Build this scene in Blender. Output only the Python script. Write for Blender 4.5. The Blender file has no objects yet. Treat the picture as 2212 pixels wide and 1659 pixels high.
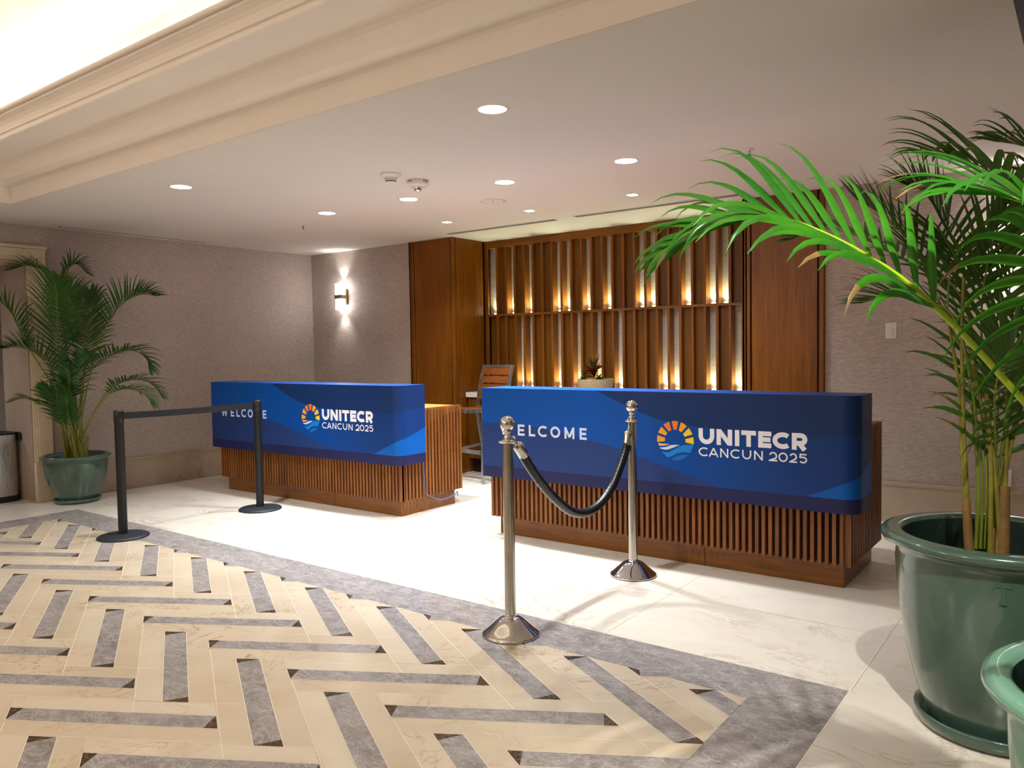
import bpy, bmesh, math, random
from mathutils import Vector, Matrix, Euler
random.seed(7)
PI = math.pi
SC = bpy.context.scene
COL = SC.collection

# ------------------------------------------------------------------ camera, world, lights, exposure
CAM_H = 1.33
YAW, PITCH, ROLL, FPX = 0.6407978, -0.0457538, -0.0163892, 1682.44
def make_camera():
    cy, sy = math.cos(YAW), math.sin(YAW)
    cp, sp = math.cos(PITCH), math.sin(PITCH)
    cr, sr = math.cos(ROLL), math.sin(ROLL)
    right = Vector((cy, sy, 0)); fwd0 = Vector((-sy, cy, 0)); up0 = Vector((0, 0, 1))
    fwd = fwd0 * cp + up0 * sp
    up = up0 * cp - fwd0 * sp
    R = right * cr + up * sr
    U = up * cr - right * sr
    cd = bpy.data.cameras.new('camera')
    cd.sensor_width = 36.0
    cd.lens = 36.0 * FPX / 2212.0
    cd.clip_start = 0.05
    co = bpy.data.objects.new('camera', cd)
    m = Matrix((( R.x, U.x, -fwd.x, 0), (R.y, U.y, -fwd.y, 0), (R.z, U.z, -fwd.z, CAM_H), (0, 0, 0, 1)))
    co.matrix_world = m
    COL.objects.link(co)
    SC.camera = co
make_camera()

wd = bpy.data.worlds.new('world'); SC.world = wd
wd.use_nodes = True
wd.node_tree.nodes['Background'].inputs[0].default_value = (1.0, 0.9, 0.8, 1)
wd.node_tree.nodes['Background'].inputs[1].default_value = 0.02

SC.view_settings.view_transform = 'Standard'
SC.view_settings.look = 'None'
SC.view_settings.gamma = 1.0
SC.view_settings.use_curve_mapping = False
SC.view_settings.exposure = 0.12

ZC = 2.508           # ceiling of the reception bay
YB, YR, XL = 6.264, 6.783, -7.716   # back wall, slat screen front, left wall
COOL = (0.95, 0.98, 1.0)
WARM = (1.0, 0.80, 0.55)
def spot(name, loc, power, angle=120, blend=0.6, color=COOL, radius=0.05, target=None):
    l = bpy.data.lights.new(name, 'SPOT')
    l.energy = power; l.spot_size = math.radians(angle); l.spot_blend = blend
    l.color = color; l.shadow_soft_size = radius
    o = bpy.data.objects.new(name, l); o.location = loc
    if target is not None:
        d = Vector(target) - Vector(loc)
        o.rotation_euler = d.to_track_quat('-Z', 'Y').to_euler()
    COL.objects.link(o); return o
def area(name, loc, sx, sy, power, color, rot=(0, 0, 0), spread=180):
    l = bpy.data.lights.new(name, 'AREA')
    l.shape = 'RECTANGLE'; l.size = sx; l.size_y = sy; l.energy = power; l.color = color
    l.spread = math.radians(spread)
    o = bpy.data.objects.new(name, l); o.location = loc; o.rotation_euler = rot
    COL.objects.link(o); return o
DOWN = [(-2.385, 3.074), (-2.393, 4.457), (-5.175, 3.071), (-3.358, 4.455), (-4.303, 4.458), (-5.251, 4.441)]
DOWN_W = [105, 140, 140, 275, 295, 150]
SPOTS = [(-4.801, 5.476), (-3.885, 5.5), (-2.883, 5.47)]
for (x, y), w in zip(DOWN, DOWN_W):
    spot('downlight_lamp', (x, y, ZC - 0.03), w, 108, 0.9, COOL, 0.05)
for x, y in SPOTS:
    spot('square_spot_lamp', (x, y, ZC - 0.03), 60, 120, 0.8, COOL, 0.03, (x, y + .35, 0))
# lamps recessed in the raised ceiling above the camera side
spot('coffer_lamp', (-2.52, -0.35, 3.3), 110, 100, 0.7, (1.0, 0.93, 0.84), 0.035)
spot('coffer_lamp', (-5.30, -0.35, 3.3), 70, 100, 0.7, (1.0, 0.93, 0.84), 0.035)
def point(name, loc, power, color, radius):
    l = bpy.data.lights.new(name, 'POINT'); l.energy = power; l.color = color; l.shadow_soft_size = radius
    o = bpy.data.objects.new(name, l); o.location = loc; COL.objects.link(o)
point('cornice_fill', (-2.6, -2.0, 2.74), 70, (1.0, 0.94, 0.86), 0.28)  # two unseen fill lights, added to brighten the upright cornice faces
point('cornice_fill', (-5.4, -2.0, 2.74), 70, (1.0, 0.94, 0.86), 0.28)
spot('corridor_lamp', (-8.9, 1.9, 2.45), 60, 120, 0.7, COOL, 0.05)
spot('coffer_lamp', (0.25, 0.75, 3.3), 400, 46, 1.0, (1.0, 0.98, 0.90), 0.03, (-.10, 1.68, 1.55))

# ------------------------------------------------------------------ material helpers
def srgb(r, g, b):
    f = lambda c: (c / 12.92 if c <= 0.04045 else ((c + 0.055) / 1.055) ** 2.4)
    return (f(r / 255), f(g / 255), f(b / 255), 1)
class NT:
    def __init__(s, name):
        s.m = bpy.data.materials.new(name); s.m.use_nodes = True
        s.t = s.m.node_tree; s.t.nodes.clear()
        s.out = s.n('ShaderNodeOutputMaterial'); s.b = s.n('ShaderNodeBsdfPrincipled')
        s.l(s.b.outputs[0], s.out.inputs[0])
    def n(s, typ, **kw):
        nd = s.t.nodes.new(typ)
        for k, v in kw.items(): setattr(nd, k, v)
        return nd
    def l(s, a, b): s.t.links.new(a, b)
    def set(s, **kw):
        for k, v in kw.items(): s.b.inputs[k.replace('_', ' ')].default_value = v
    def coords(s, scale=(1, 1, 1), rot=(0, 0, 0), geom=False):
        mp = s.n('ShaderNodeMapping'); mp.inputs['Scale'].default_value = scale; mp.inputs['Rotation'].default_value = rot
        if geom: s.l(s.n('ShaderNodeNewGeometry').outputs['Position'], mp.inputs[0])
        else: s.l(s.n('ShaderNodeTexCoord').outputs['Object'], mp.inputs[0])
        return mp.outputs[0]
    def noise(s, co, scale=5, detail=4, rough=0.55, dist=0.0):
        nd = s.n('ShaderNodeTexNoise'); nd.inputs['Scale'].default_value = scale; nd.inputs['Detail'].default_value = detail
        nd.inputs['Roughness'].default_value = rough; nd.inputs['Distortion'].default_value = dist
        s.l(co, nd.inputs['Vector']); return nd.outputs[0]
    def ramp(s, fac, stops):
        r = s.n('ShaderNodeValToRGB'); s.l(fac, r.inputs[0])
        e = r.color_ramp.elements
        while len(e) < len(stops): e.new(0.5)
        for i, (p, c) in enumerate(stops): e[i].position = p; e[i].color = c
        return r.outputs[0]
    def mix(s, fac, a, b, mode='MIX'):
        x = s.n('ShaderNodeMix', data_type='RGBA', blend_type=mode)
        if isinstance(fac, float): x.inputs[0].default_value = fac
        else: s.l(fac, x.inputs[0])
        for v, i in ((a, 6), (b, 7)):
            if isinstance(v, tuple): x.inputs[i].default_value = v
            else: s.l(v, x.inputs[i])
        return x.outputs[2]
    def base(s, c):
        if isinstance(c, tuple): s.b.inputs['Base Color'].default_value = c
        else: s.l(c, s.b.inputs['Base Color'])
    def bump(s, h, strength=0.3, dist=0.01):
        bp = s.n('ShaderNodeBump'); bp.inputs['Strength'].default_value = strength; bp.inputs['Distance'].default_value = dist
        s.l(h, bp.inputs['Height']); s.l(bp.outputs[0], s.b.inputs['Normal'])

def plain(name, col, rough=0.5, metal=0.0, var=0.06, scale=8, coat=0.0, spec=0.5):
    k = NT(name)
    n = k.noise(k.coords(), scale, 3)
    d = tuple(c * (1 - var) for c in col[:3]) + (1,); u = tuple(min(1, c * (1 + var)) for c in col[:3]) + (1,)
    k.base(k.ramp(n, [(0.3, d), (0.7, u)]))
    k.set(Roughness=rough, Metallic=metal); k.b.inputs['Coat Weight'].default_value = coat
    k.b.inputs['Specular IOR Level'].default_value = spec
    return k.m
def emit(name, col, strength):
    k = NT(name); k.base((0.8, 0.8, 0.8, 1))
    k.b.inputs['Emission Color'].default_value = col; k.b.inputs['Emission Strength'].default_value = strength
    return k.m
def wallpaper(name, horiz):
    k = NT(name)
    sc = (24, 24, 270)
    co = k.coords(sc, geom=True)
    n1 = k.noise(co, 1.0, 4, 0.58, 0.5)
    n2 = k.noise(k.coords((1.1, 1.1, 1.4), geom=True), 1.0, 2)
    c = k.ramp(n1, [(0.32, srgb(154, 140, 133)), (0.5, srgb(180, 166, 158)), (0.68, srgb(203, 190, 182))])
    k.base(k.mix(0.10, c, k.ramp(n2, [(0.3, srgb(150, 136, 128)), (0.7, srgb(206, 192, 182))])))
    k.set(Roughness=0.62); k.b.inputs['Specular IOR Level'].default_value = 0.35
    k.bump(n1, 0.35, 0.005)
    return k.m
def wood(name, dark, mid, light, axis='z', rough=0.38, sc=1.0):
    k = NT(name)
    s = {'z': (22, 22, 1.3), 'x': (1.3, 22, 22), 'y': (22, 1.3, 22)}[axis]
    co = k.coords(tuple(v * sc for v in s), geom=True)
    n1 = k.noise(co, 1.0, 6, 0.65, 0.6)
    s2 = {'z': (140, 140, 5), 'x': (5, 140, 140), 'y': (140, 5, 140)}[axis]
    n2 = k.noise(k.coords(s2, geom=True), 1.0, 3, 0.6)
    n3 = k.noise(k.coords((1.7, 1.7, 0.6), geom=True), 1.0, 2)
    c = k.ramp(n1, [(0.25, dark), (0.5, mid), (0.78, light)])
    c = k.mix(0.22, c, k.ramp(n2, [(0.42, dark), (0.6, light)]))
    c = k.mix(0.18, c, k.ramp(n3, [(0.35, dark), (0.65, light)]))
    k.base(c); k.set(Roughness=rough); k.b.inputs['Specular IOR Level'].default_value = 0.35
    k.bump(n2, 0.08, 0.003)
    return k.m
def marble(name, base, cloud, vein, vein_light, sc=1.0, rough=0.16, veinw=0.06, lightw=0.0, seed=0.0, streak=1.0):
    k = NT(name)
    mp = k.coords((sc, sc * streak, sc), geom=True)
    ad = k.n('ShaderNodeVectorMath', operation='ADD'); k.l(mp, ad.inputs[0]); ad.inputs[1].default_value = (seed, seed * 2, 0)
    mp = ad.outputs[0]
    n1 = k.noise(mp, 2.2, 6, 0.6, 0.8)
    c = k.ramp(n1, [(0.3, base), (0.7, cloud)])
    n2 = k.noise(mp, 3.1, 8, 0.62, 1.6)
    v = k.n('ShaderNodeMath', operation='SUBTRACT'); k.l(n2, v.inputs[0]); v.inputs[1].default_value = 0.5
    a = k.n('ShaderNodeMath', operation='ABSOLUTE'); k.l(v.outputs[0], a.inputs[0])
    m = k.ramp(a.outputs[0], [(0.0, (1, 1, 1, 1)), (veinw * 0.25, (0, 0, 0, 1))])
    n4 = k.noise(mp, 1.6, 2)
    g = k.ramp(n4, [(0.45, (0, 0, 0, 1)), (0.65, (0.75, 0.75, 0.75, 1))])
    mm = k.mix(1.0, m, g, 'MULTIPLY')
    c = k.mix(mm, c, vein)
    if lightw > 0:
        n3 = k.noise(mp, 7.0, 8, 0.66, 1.2)
        v2 = k.n('ShaderNodeMath', operation='SUBTRACT'); k.l(n3, v2.inputs[0]); v2.inputs[1].default_value = 0.5
        a2 = k.n('ShaderNodeMath', operation='ABSOLUTE'); k.l(v2.outputs[0], a2.inputs[0])
        m2 = k.ramp(a2.outputs[0], [(0.0, (0.8, 0.8, 0.8, 1)), (lightw, (0, 0, 0, 1))])
        c = k.mix(m2, c, vein_light)
    k.base(c); k.set(Roughness=rough); k.b.inputs['Specular IOR Level'].default_value = 0.4
    return k.m
def metal(name, col, rough=0.15, brush=0.0):
    k = NT(name)
    n = k.noise(k.coords((40, 40, 2) if brush else (6, 6, 6), geom=False), 3, 4)
    k.base(k.ramp(n, [(0.3, tuple(c * 0.88 for c in col[:3]) + (1,)), (0.7, col)]))
    k.set(Metallic=1.0)
    k.l(k.ramp(n, [(0.3, (rough * 0.7,) * 3 + (1,)), (0.7, (rough * 1.4,) * 3 + (1,))]), k.b.inputs['Roughness'])
    if brush: k.bump(n, brush, 0.001)
    return k.m
def leafmat(name, c1, c2, trans=0.25, rough=0.35):
    k = NT(name)
    n = k.noise(k.coords((3, 3, 3), geom=True), 2.0, 3)
    n2 = k.noise(k.coords((60, 60, 60), geom=True), 1.0, 2)
    c = k.ramp(n, [(0.3, c1), (0.7, c2)])
    c = k.mix(0.2, c, k.ramp(n2, [(0.3, c1), (0.7, c2)]))
    k.base(c); k.set(Roughness=rough); k.b.inputs['Specular IOR Level'].default_value = 0.5
    tr = k.n('ShaderNodeBsdfTranslucent'); k.l(c, tr.inputs[0])
    ms = k.n('ShaderNodeMixShader'); ms.inputs[0].default_value = trans
    k.l(k.b.outputs[0], ms.inputs[1]); k.l(tr.outputs[0], ms.inputs[2]); k.l(ms.outputs[0], k.out.inputs[0])
    return k.m
def glaze(name, c1, c2):
    k = NT(name)
    n = k.noise(k.coords((2, 2, 1.2)), 2.5, 5, 0.6, 0.5)
    n2 = k.noise(k.coords((9, 9, 9)), 2.0, 3)
    k.base(k.ramp(n, [(0.3, c1), (0.7, c2)]))
    k.set(Roughness=0.22); k.b.inputs['Coat Weight'].default_value = 0.6; k.b.inputs['Coat Roughness'].default_value = 0.06
    k.bump(n2, 0.05, 0.01)
    return k.m

M = {}
M['ceil'] = plain('ceiling_paint', srgb(211, 203, 195), 0.8, 0, 0.015, 1.5, spec=0.2)
M['cornice'] = plain('cornice_paint', srgb(228, 217, 206), 0.55, 0, 0.015, 2, spec=0.3)
M['coffer'] = plain('coffer_plaster', srgb(240, 232, 221), 0.8, 0, 0.07, 1.6, spec=0.2)
M['paper'] = wallpaper('ribbed_wallpaper', True)
M['wood_pillar'] = wood('stained_oak', srgb(84, 43, 3), srgb(122, 68, 7), srgb(152, 93, 18), 'z', 0.36)
M['wood_fin'] = wood('stained_oak_fins', srgb(84, 43, 3), srgb(122, 68, 7), srgb(152, 93, 18), 'z', 0.4)
M['wood_panel'] = wood('stained_oak_back', srgb(74, 40, 3), srgb(100, 59, 7), srgb(122, 76, 14), 'z', 0.4)
M['wood_rail'] = wood('stained_oak_rail', srgb(84, 43, 3), srgb(122, 68, 7), srgb(152, 93, 18), 'x', 0.38)
M['wood_slat'] = wood('desk_slat_wood', srgb(78, 40, 14), srgb(130, 76, 34), srgb(168, 108, 58), 'z', 0.4, 1.3)
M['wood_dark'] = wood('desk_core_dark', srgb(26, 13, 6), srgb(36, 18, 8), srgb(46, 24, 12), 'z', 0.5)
M['wood_plinth'] = wood('desk_plinth_wood', srgb(80, 44, 10), srgb(126, 74, 22), srgb(152, 96, 36), 'x', 0.32)
M['wood_top'] = wood('desk_top_wood', srgb(170, 104, 48), srgb(200, 134, 72), srgb(220, 160, 96), 'x', 0.3)
M['wood_stool'] = wood('stool_slat_wood', srgb(96, 48, 18), srgb(138, 76, 32), srgb(160, 96, 48), 'x', 0.4)
M['cream'] = marble('cream_marble_tile', srgb(221, 212, 198), srgb(230, 223, 211), srgb(172, 152, 128), srgb(240, 235, 226), 0.8, 0.2, 0.10, 0.0, 1.0, 1.6)
M['chev'] = marble('cream_marble_inlay', srgb(200, 182, 157), srgb(213, 198, 176), srgb(158, 122, 80), srgb(240, 232, 216), 1.0, 0.2, 0.07, 0.0, 5.0)
M['chev2'] = marble('cream_marble_inlay_pale', srgb(207, 191, 167), srgb(219, 206, 186), srgb(166, 132, 90), srgb(240, 232, 216), 1.0, 0.2, 0.06, 0.0, 9.0)
def mottled(name, c0, c1, c2, vein):
    k = NT(name)
    co = k.coords((1.0, 1.7, 1.0), (0, 0, .5), geom=True)
    n1 = k.noise(co, 9, 9, .68, .5); n0 = k.noise(co, 2.0, 3)
    c = k.ramp(n1, [(.32, c0), (.5, c1), (.68, c2)])
    c = k.mix(.25, c, k.ramp(n0, [(.35, c0), (.65, c2)]))
    for sc, wd, st in ((6.0, .018, .55), (15.0, .03, .45)):
        n = k.noise(co, sc, 7, .6, .9)
        v = k.n('ShaderNodeMath', operation='SUBTRACT'); k.l(n, v.inputs[0]); v.inputs[1].default_value = .5
        a = k.n('ShaderNodeMath', operation='ABSOLUTE'); k.l(v.outputs[0], a.inputs[0])
        c = k.mix(k.ramp(a.outputs[0], [(0, (st, st, st, 1)), (wd, (0, 0, 0, 1))]), c, vein)
    k.base(c); k.set(Roughness=.2); k.b.inputs['Specular IOR Level'].default_value = .4
    return k.m
M['grey'] = mottled('grey_marble_inlay', srgb(122, 115, 113), srgb(148, 141, 139), srgb(170, 163, 160), srgb(200, 194, 190))
M['grey_old'] = marble('grey_marble_inlay', srgb(128, 119, 114), srgb(150, 141, 136), srgb(96, 86, 82), srgb(186, 178, 172), 1.4, 0.2, 0.05, 0.07, 3.0, 1.5)
M['brown'] = marble('brown_marble_inlay', srgb(52, 40, 36), srgb(74, 58, 48), srgb(30, 22, 20), srgb(120, 96, 70), 3.0, 0.2, 0.05, 0.05, 2.0)
M['grout'] = plain('grout', srgb(188, 176, 158), 0.7, 0, 0.03)
M['grout2'] = plain('pale_joint', srgb(232, 220, 198), 0.5, 0, 0.03)
M['stone'] = marble('baseboard_stone', srgb(176, 156, 136), srgb(190, 172, 152), srgb(140, 118, 94), srgb(210, 200, 184), 1.1, 0.35, 0.05, 0.0, 7.0)
M['portal'] = marble('portal_stone', srgb(204, 186, 158), srgb(216, 200, 174), srgb(156, 130, 100), srgb(214, 204, 184), 1.6, 0.45, 0.04, 0.0, 4.0)
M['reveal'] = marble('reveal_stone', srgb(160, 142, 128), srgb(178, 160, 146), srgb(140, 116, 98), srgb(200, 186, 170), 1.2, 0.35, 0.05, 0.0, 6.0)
M['bright'] = plain('banner_bright_blue', srgb(0, 72, 150), 0.3, 0, 0.01)
M['navy'] = plain('banner_navy', srgb(18, 48, 100), 0.42, 0, 0.01, spec=0.25)
M['indigo'] = plain('banner_indigo', srgb(32, 58, 116), 0.42, 0, 0.01, spec=0.25)
M['band'] = plain('banner_dark_band', srgb(32, 36, 82), 0.42, 0, 0.01, spec=0.25)
M['wedge'] = plain('banner_wedge_blue', srgb(0, 88, 176), 0.42, 0, 0.01, spec=0.25)
M['white_print'] = plain('white_print', srgb(240, 238, 246), 0.35, 0, 0.0)
M['pale_print'] = plain('pale_blue_print', srgb(205, 218, 245), 0.35, 0, 0.0)
M['or1'] = plain('orange_print', srgb(242, 120, 24), 0.35, 0, 0.0)
M['or2'] = plain('amber_print', srgb(248, 164, 44), 0.35, 0, 0.0)
M['or3'] = plain('yellow_print', srgb(252, 204, 30), 0.35, 0, 0.0)
M['or4'] = plain('peach_print', srgb(250, 190, 130), 0.35, 0, 0.0)
M['wave1'] = plain('wave_blue_print', srgb(8, 128, 218), 0.35, 0, 0.0)
M['wave2'] = plain('wave_mid_print', srgb(20, 104, 186), 0.35, 0, 0.0)
M['black'] = plain('black_powder_coat', srgb(13, 14, 16), 0.45, 0, 0.05)
M['black_base'] = plain('black_base_coat', srgb(34, 39, 46), 0.5, 0, 0.05)
M['belt'] = plain('black_webbing', srgb(12, 13, 14), 0.7, 0, 0.1, 60)
M['chrome'] = metal('polished_steel', (0.76, 0.76, 0.75, 1), 0.07)
M['nickel'] = metal('worn_steel_pole', (0.50, 0.475, 0.43, 1), 0.18, 0.0)
M['steel'] = metal('brushed_steel', (0.55, 0.53, 0.50, 1), 0.3, 0.008)
M['alu'] = metal('stool_aluminium', (0.50, 0.50, 0.50, 1), 0.42)
M['brass'] = metal('antique_brass', (0.45, 0.33, 0.16, 1), 0.3)
M['rope'] = plain('black_rope_cover', srgb(15, 19, 20), 0.34, 0, 0.1, 40)
M['glaze'] = glaze('green_glaze', srgb(56, 82, 70), srgb(74, 98, 85))
M['glaze_l'] = glaze('pale_green_glaze', srgb(98, 146, 122), srgb(118, 166, 142))
M['glaze_shade'] = glaze('shaded_inside_glaze', srgb(26, 40, 36), srgb(36, 52, 46))  # pot inside: its unlit shade is put into a darker glaze colour
M['soil'] = plain('dark_soil', srgb(30, 25, 20), 0.9, 0, 0.4, 40)
M['leaf'] = leafmat('palm_leaf', srgb(34, 78, 20), srgb(60, 108, 34), 0.25)
M['leaf_d'] = leafmat('palm_leaf_dark', srgb(58, 96, 34), srgb(82, 120, 46), 0.38)
M['leaf_b'] = leafmat('palm_leaf_bright', srgb(34, 104, 24), srgb(68, 142, 26), 0.28, 0.22)
M['tip'] = leafmat('palm_leaf_dry_tip', srgb(110, 84, 50), srgb(150, 120, 70), 0.2)
M['rachis'] = plain('palm_rachis', srgb(112, 124, 36), 0.4, 0, 0.15)
M['rachis_b'] = plain('palm_rachis_bright', srgb(150, 178, 30), 0.35, 0, 0.1)
M['cane'] = plain('palm_cane', srgb(120, 112, 36), 0.45, 0, 0.25, 14)
M['sheath'] = plain('palm_sheath', srgb(120, 90, 44), 0.6, 0, 0.3, 20)
M['white'] = plain('white_plastic', srgb(222, 214, 206), 0.4, 0, 0.02)
M['offw'] = plain('off_white_plastic', srgb(206, 196, 180), 0.45, 0, 0.02)
M['slot'] = plain('dark_slot', srgb(24, 24, 26), 0.6, 0, 0.05)
M['vent'] = plain('grey_vent_metal', srgb(140, 136, 134), 0.5, 0, 0.03)
M['red'] = plain('red_print', srgb(176, 20, 24), 0.5, 0, 0.0)
M['lens'] = emit('lamp_lens', (0.93, 0.97, 1.0, 1), 14)
M['cove'] = emit('cove_strip', (1.0, 0.945, 0.86, 1), 20)
M['sconce'] = emit('sconce_glass', (1.0, 0.98, 0.94, 1), 16)
M['uplight'] = emit('uplight_lens', (1.0, 0.86, 0.5, 1), 12)
M['domeglass'] = metal('strobe_reflector', (0.8, 0.8, 0.8, 1), 0.1)
M['quartz'] = marble('white_worktop', srgb(222, 216, 208), srgb(232, 228, 222), srgb(180, 172, 164), srgb(240, 240, 236), 2.0, 0.2, 0.05)
M['concrete'] = plain('speckled_concrete', srgb(168, 148, 116), 0.8, 0, 0.25, 60)
M['red_leaf'] = leafmat('bromeliad_red', srgb(92, 22, 16), srgb(120, 50, 20), 0.2)
M['succ'] = leafmat('succulent_green', srgb(40, 92, 62), srgb(60, 120, 72), 0.1)
M['agave'] = leafmat('agave_green', srgb(26, 70, 22), srgb(44, 96, 30), 0.1)
M['cord'] = plain('blue_cord', srgb(70, 98, 160), 0.6, 0, 0.35, 200)
M['rear'] = plain('warm_wall_paint', srgb(196, 176, 152), 0.7, 0, 0.03, 2)

# ------------------------------------------------------------------ geometry helpers
class MB:
    """collects geometry; build() links it as one mesh object"""
    def __init__(s): s.v = []; s.f = []; s.mi = []; s.mats = []; s.sm = []
    def mat(s, m):
        if m not in s.mats: s.mats.append(m)
        return s.mats.index(m)
    def add(s, verts, faces, m, smooth=False):
        o = len(s.v); k = s.mat(m)
        s.v += [tuple(p) for p in verts]
        for f in faces: s.f.append(tuple(i + o for i in f)); s.mi.append(k); s.sm.append(smooth)
    def box(s, a, b, m, bev=0.0):
        (x0, y0, z0), (x1, y1, z1) = a, b
        x0, x1 = min(x0, x1), max(x0, x1); y0, y1 = min(y0, y1), max(y0, y1); z0, z1 = min(z0, z1), max(z0, z1)
        if bev <= 0:
            v = [(x0, y0, z0), (x1, y0, z0), (x1, y1, z0), (x0, y1, z0), (x0, y0, z1), (x1, y0, z1), (x1, y1, z1), (x0, y1, z1)]
            f = [(0, 3, 2, 1), (4, 5, 6, 7), (0, 1, 5, 4), (1, 2, 6, 5), (2, 3, 7, 6), (3, 0, 4, 7)]
            s.add(v, f, m)
        else:
            bm = bmesh.new(); bmesh.ops.create_cube(bm, size=1)
            for vv in bm.verts:
                vv.co = Vector(((x0 + x1) / 2 + vv.co.x * (x1 - x0), (y0 + y1) / 2 + vv.co.y * (y1 - y0), (z0 + z1) / 2 + vv.co.z * (z1 - z0)))
            bmesh.ops.bevel(bm, geom=bm.edges[:], offset=bev, segments=2, affect='EDGES', profile=0.5)
            s.bm(bm, m)
    def bm(s, bm, m, smooth=False):
        bm.verts.index_update()
        s.add([v.co[:] for v in bm.verts], [tuple(v.index for v in f.verts) for f in bm.faces], m, smooth); bm.free()
    def lathe(s, prof, c, m, n=48, smooth=True, cap0=True, cap1=True):
        cx, cy = c; v = []; f = []
        for r, z in prof:
            for i in range(n):
                a = 2 * PI * i / n; v.append((cx + r * math.cos(a), cy + r * math.sin(a), z))
        for j in range(len(prof) - 1):
            for i in range(n):
                k = (i + 1) % n; f.append((j * n + i, j * n + k, (j + 1) * n + k, (j + 1) * n + i))
        s.add(v, f, m, smooth)
        o = len(prof) - 1
        if cap0: s.add(v[:n], [tuple(range(n))[::-1]], m)
        if cap1: s.add(v[o * n:], [tuple(range(n))], m)
    def tube(s, pts, r, m, n=10, caps=True, smooth=True, flat=1.0):
        P = [Vector(p) for p in pts]; R = r if isinstance(r, (list, tuple)) else [r] * len(P)
        v = []; f = []; prev = None
        for i, p in enumerate(P):
            t = (P[min(i + 1, len(P) - 1)] - P[max(i - 1, 0)]).normalized()
            if prev is None:
                up = Vector((0, 0, 1)) if abs(t.z) < 0.9 else Vector((0, 1, 0)); a = t.cross(up).normalized()
            else: a = (prev - t * prev.dot(t)).normalized()
            prev = a; b = t.cross(a)
            for k in range(n):
                an = 2 * PI * k / n + PI / n
                v.append(p + a * (R[i] * math.cos(an)) + b * (R[i] * flat * math.sin(an)))
        for i in range(len(P) - 1):
            for k in range(n):
                q = (k + 1) % n; f.append((i * n + k, i * n + q, (i + 1) * n + q, (i + 1) * n + k))
        s.add(v, f, m, smooth)
        if caps:
            s.add(v[:n], [tuple(range(n))[::-1]], m); s.add(v[-n:], [tuple(range(n))], m)
    def sphere(s, c, r, m, sx=1, sy=1, sz=1, u=28, w=16):
        bm = bmesh.new(); bmesh.ops.create_uvsphere(bm, u_segments=u, v_segments=w, radius=r)
        for vv in bm.verts: vv.co = Vector((c[0] + vv.co.x * sx, c[1] + vv.co.y * sy, c[2] + vv.co.z * sz))
        s.bm(bm, m, True)
    def build(s, name, parent=None, loc=None):
        me = bpy.data.meshes.new(name)
        vs = s.v
        if loc is not None: vs = [(p[0] - loc[0], p[1] - loc[1], p[2] - loc[2]) for p in vs]
        me.from_pydata(vs, [], s.f)
        for m in s.mats: me.materials.append(M[m] if isinstance(m, str) else m)
        me.polygons.foreach_set('material_index', s.mi)
        me.polygons.foreach_set('use_smooth', s.sm)
        me.update()
        o = bpy.data.objects.new(name, me); COL.objects.link(o)
        if loc is not None: o.location = loc
        if parent is not None:
            o.parent = parent
            pl = parent.matrix_basis.translation
            if loc is None: o.location = -parent_world(parent)
            else: o.location = Vector(loc) - parent_world(parent)
        return o
def parent_world(o):
    p = o.location.copy()
    while o.parent is not None:
        o = o.parent; p = p + o.location
    return p
def thing(name, label, cat, loc=(0, 0, 0), group=None):
    o = bpy.data.objects.new(name, None); o.empty_display_size = 0.1; o.location = loc; COL.objects.link(o)
    tag(o, label, cat, group); return o
def tag(o, label, cat, group=None):
    o['label'] = label; o['category'] = cat; o['kind'] = 'thing'
    if group: o['group'] = group
    return o
def struct(mb, name, label=None):
    o = mb.build(name); o['kind'] = 'structure'
    if label: o['label'] = label
    return o
def dup(root, loc, label):
    """copy of a thing with its parts and their sub-parts"""
    r = root.copy(); COL.objects.link(r); r.location = loc; r['label'] = label
    for ch in list(root.children):
        c = ch.copy(); COL.objects.link(c); c.parent = r
        for g in list(ch.children):
            d = g.copy(); COL.objects.link(d); d.parent = c
    return r
def catmull(pts, n):
    P = [Vector(p) for p in pts]; P = [P[0] * 2 - P[1]] + P + [P[-1] * 2 - P[-2]]
    out = []; segs = len(P) - 3
    for i in range(n + 1):
        t = i / n * segs; k = min(int(t), segs - 1); u = t - k
        a, b, c, d = P[k], P[k + 1], P[k + 2], P[k + 3]
        out.append(0.5 * ((2 * b) + (c - a) * u + (2 * a - 5 * b + 4 * c - d) * u * u + (3 * b - a - 3 * c + d) * u ** 3))
    return out

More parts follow.
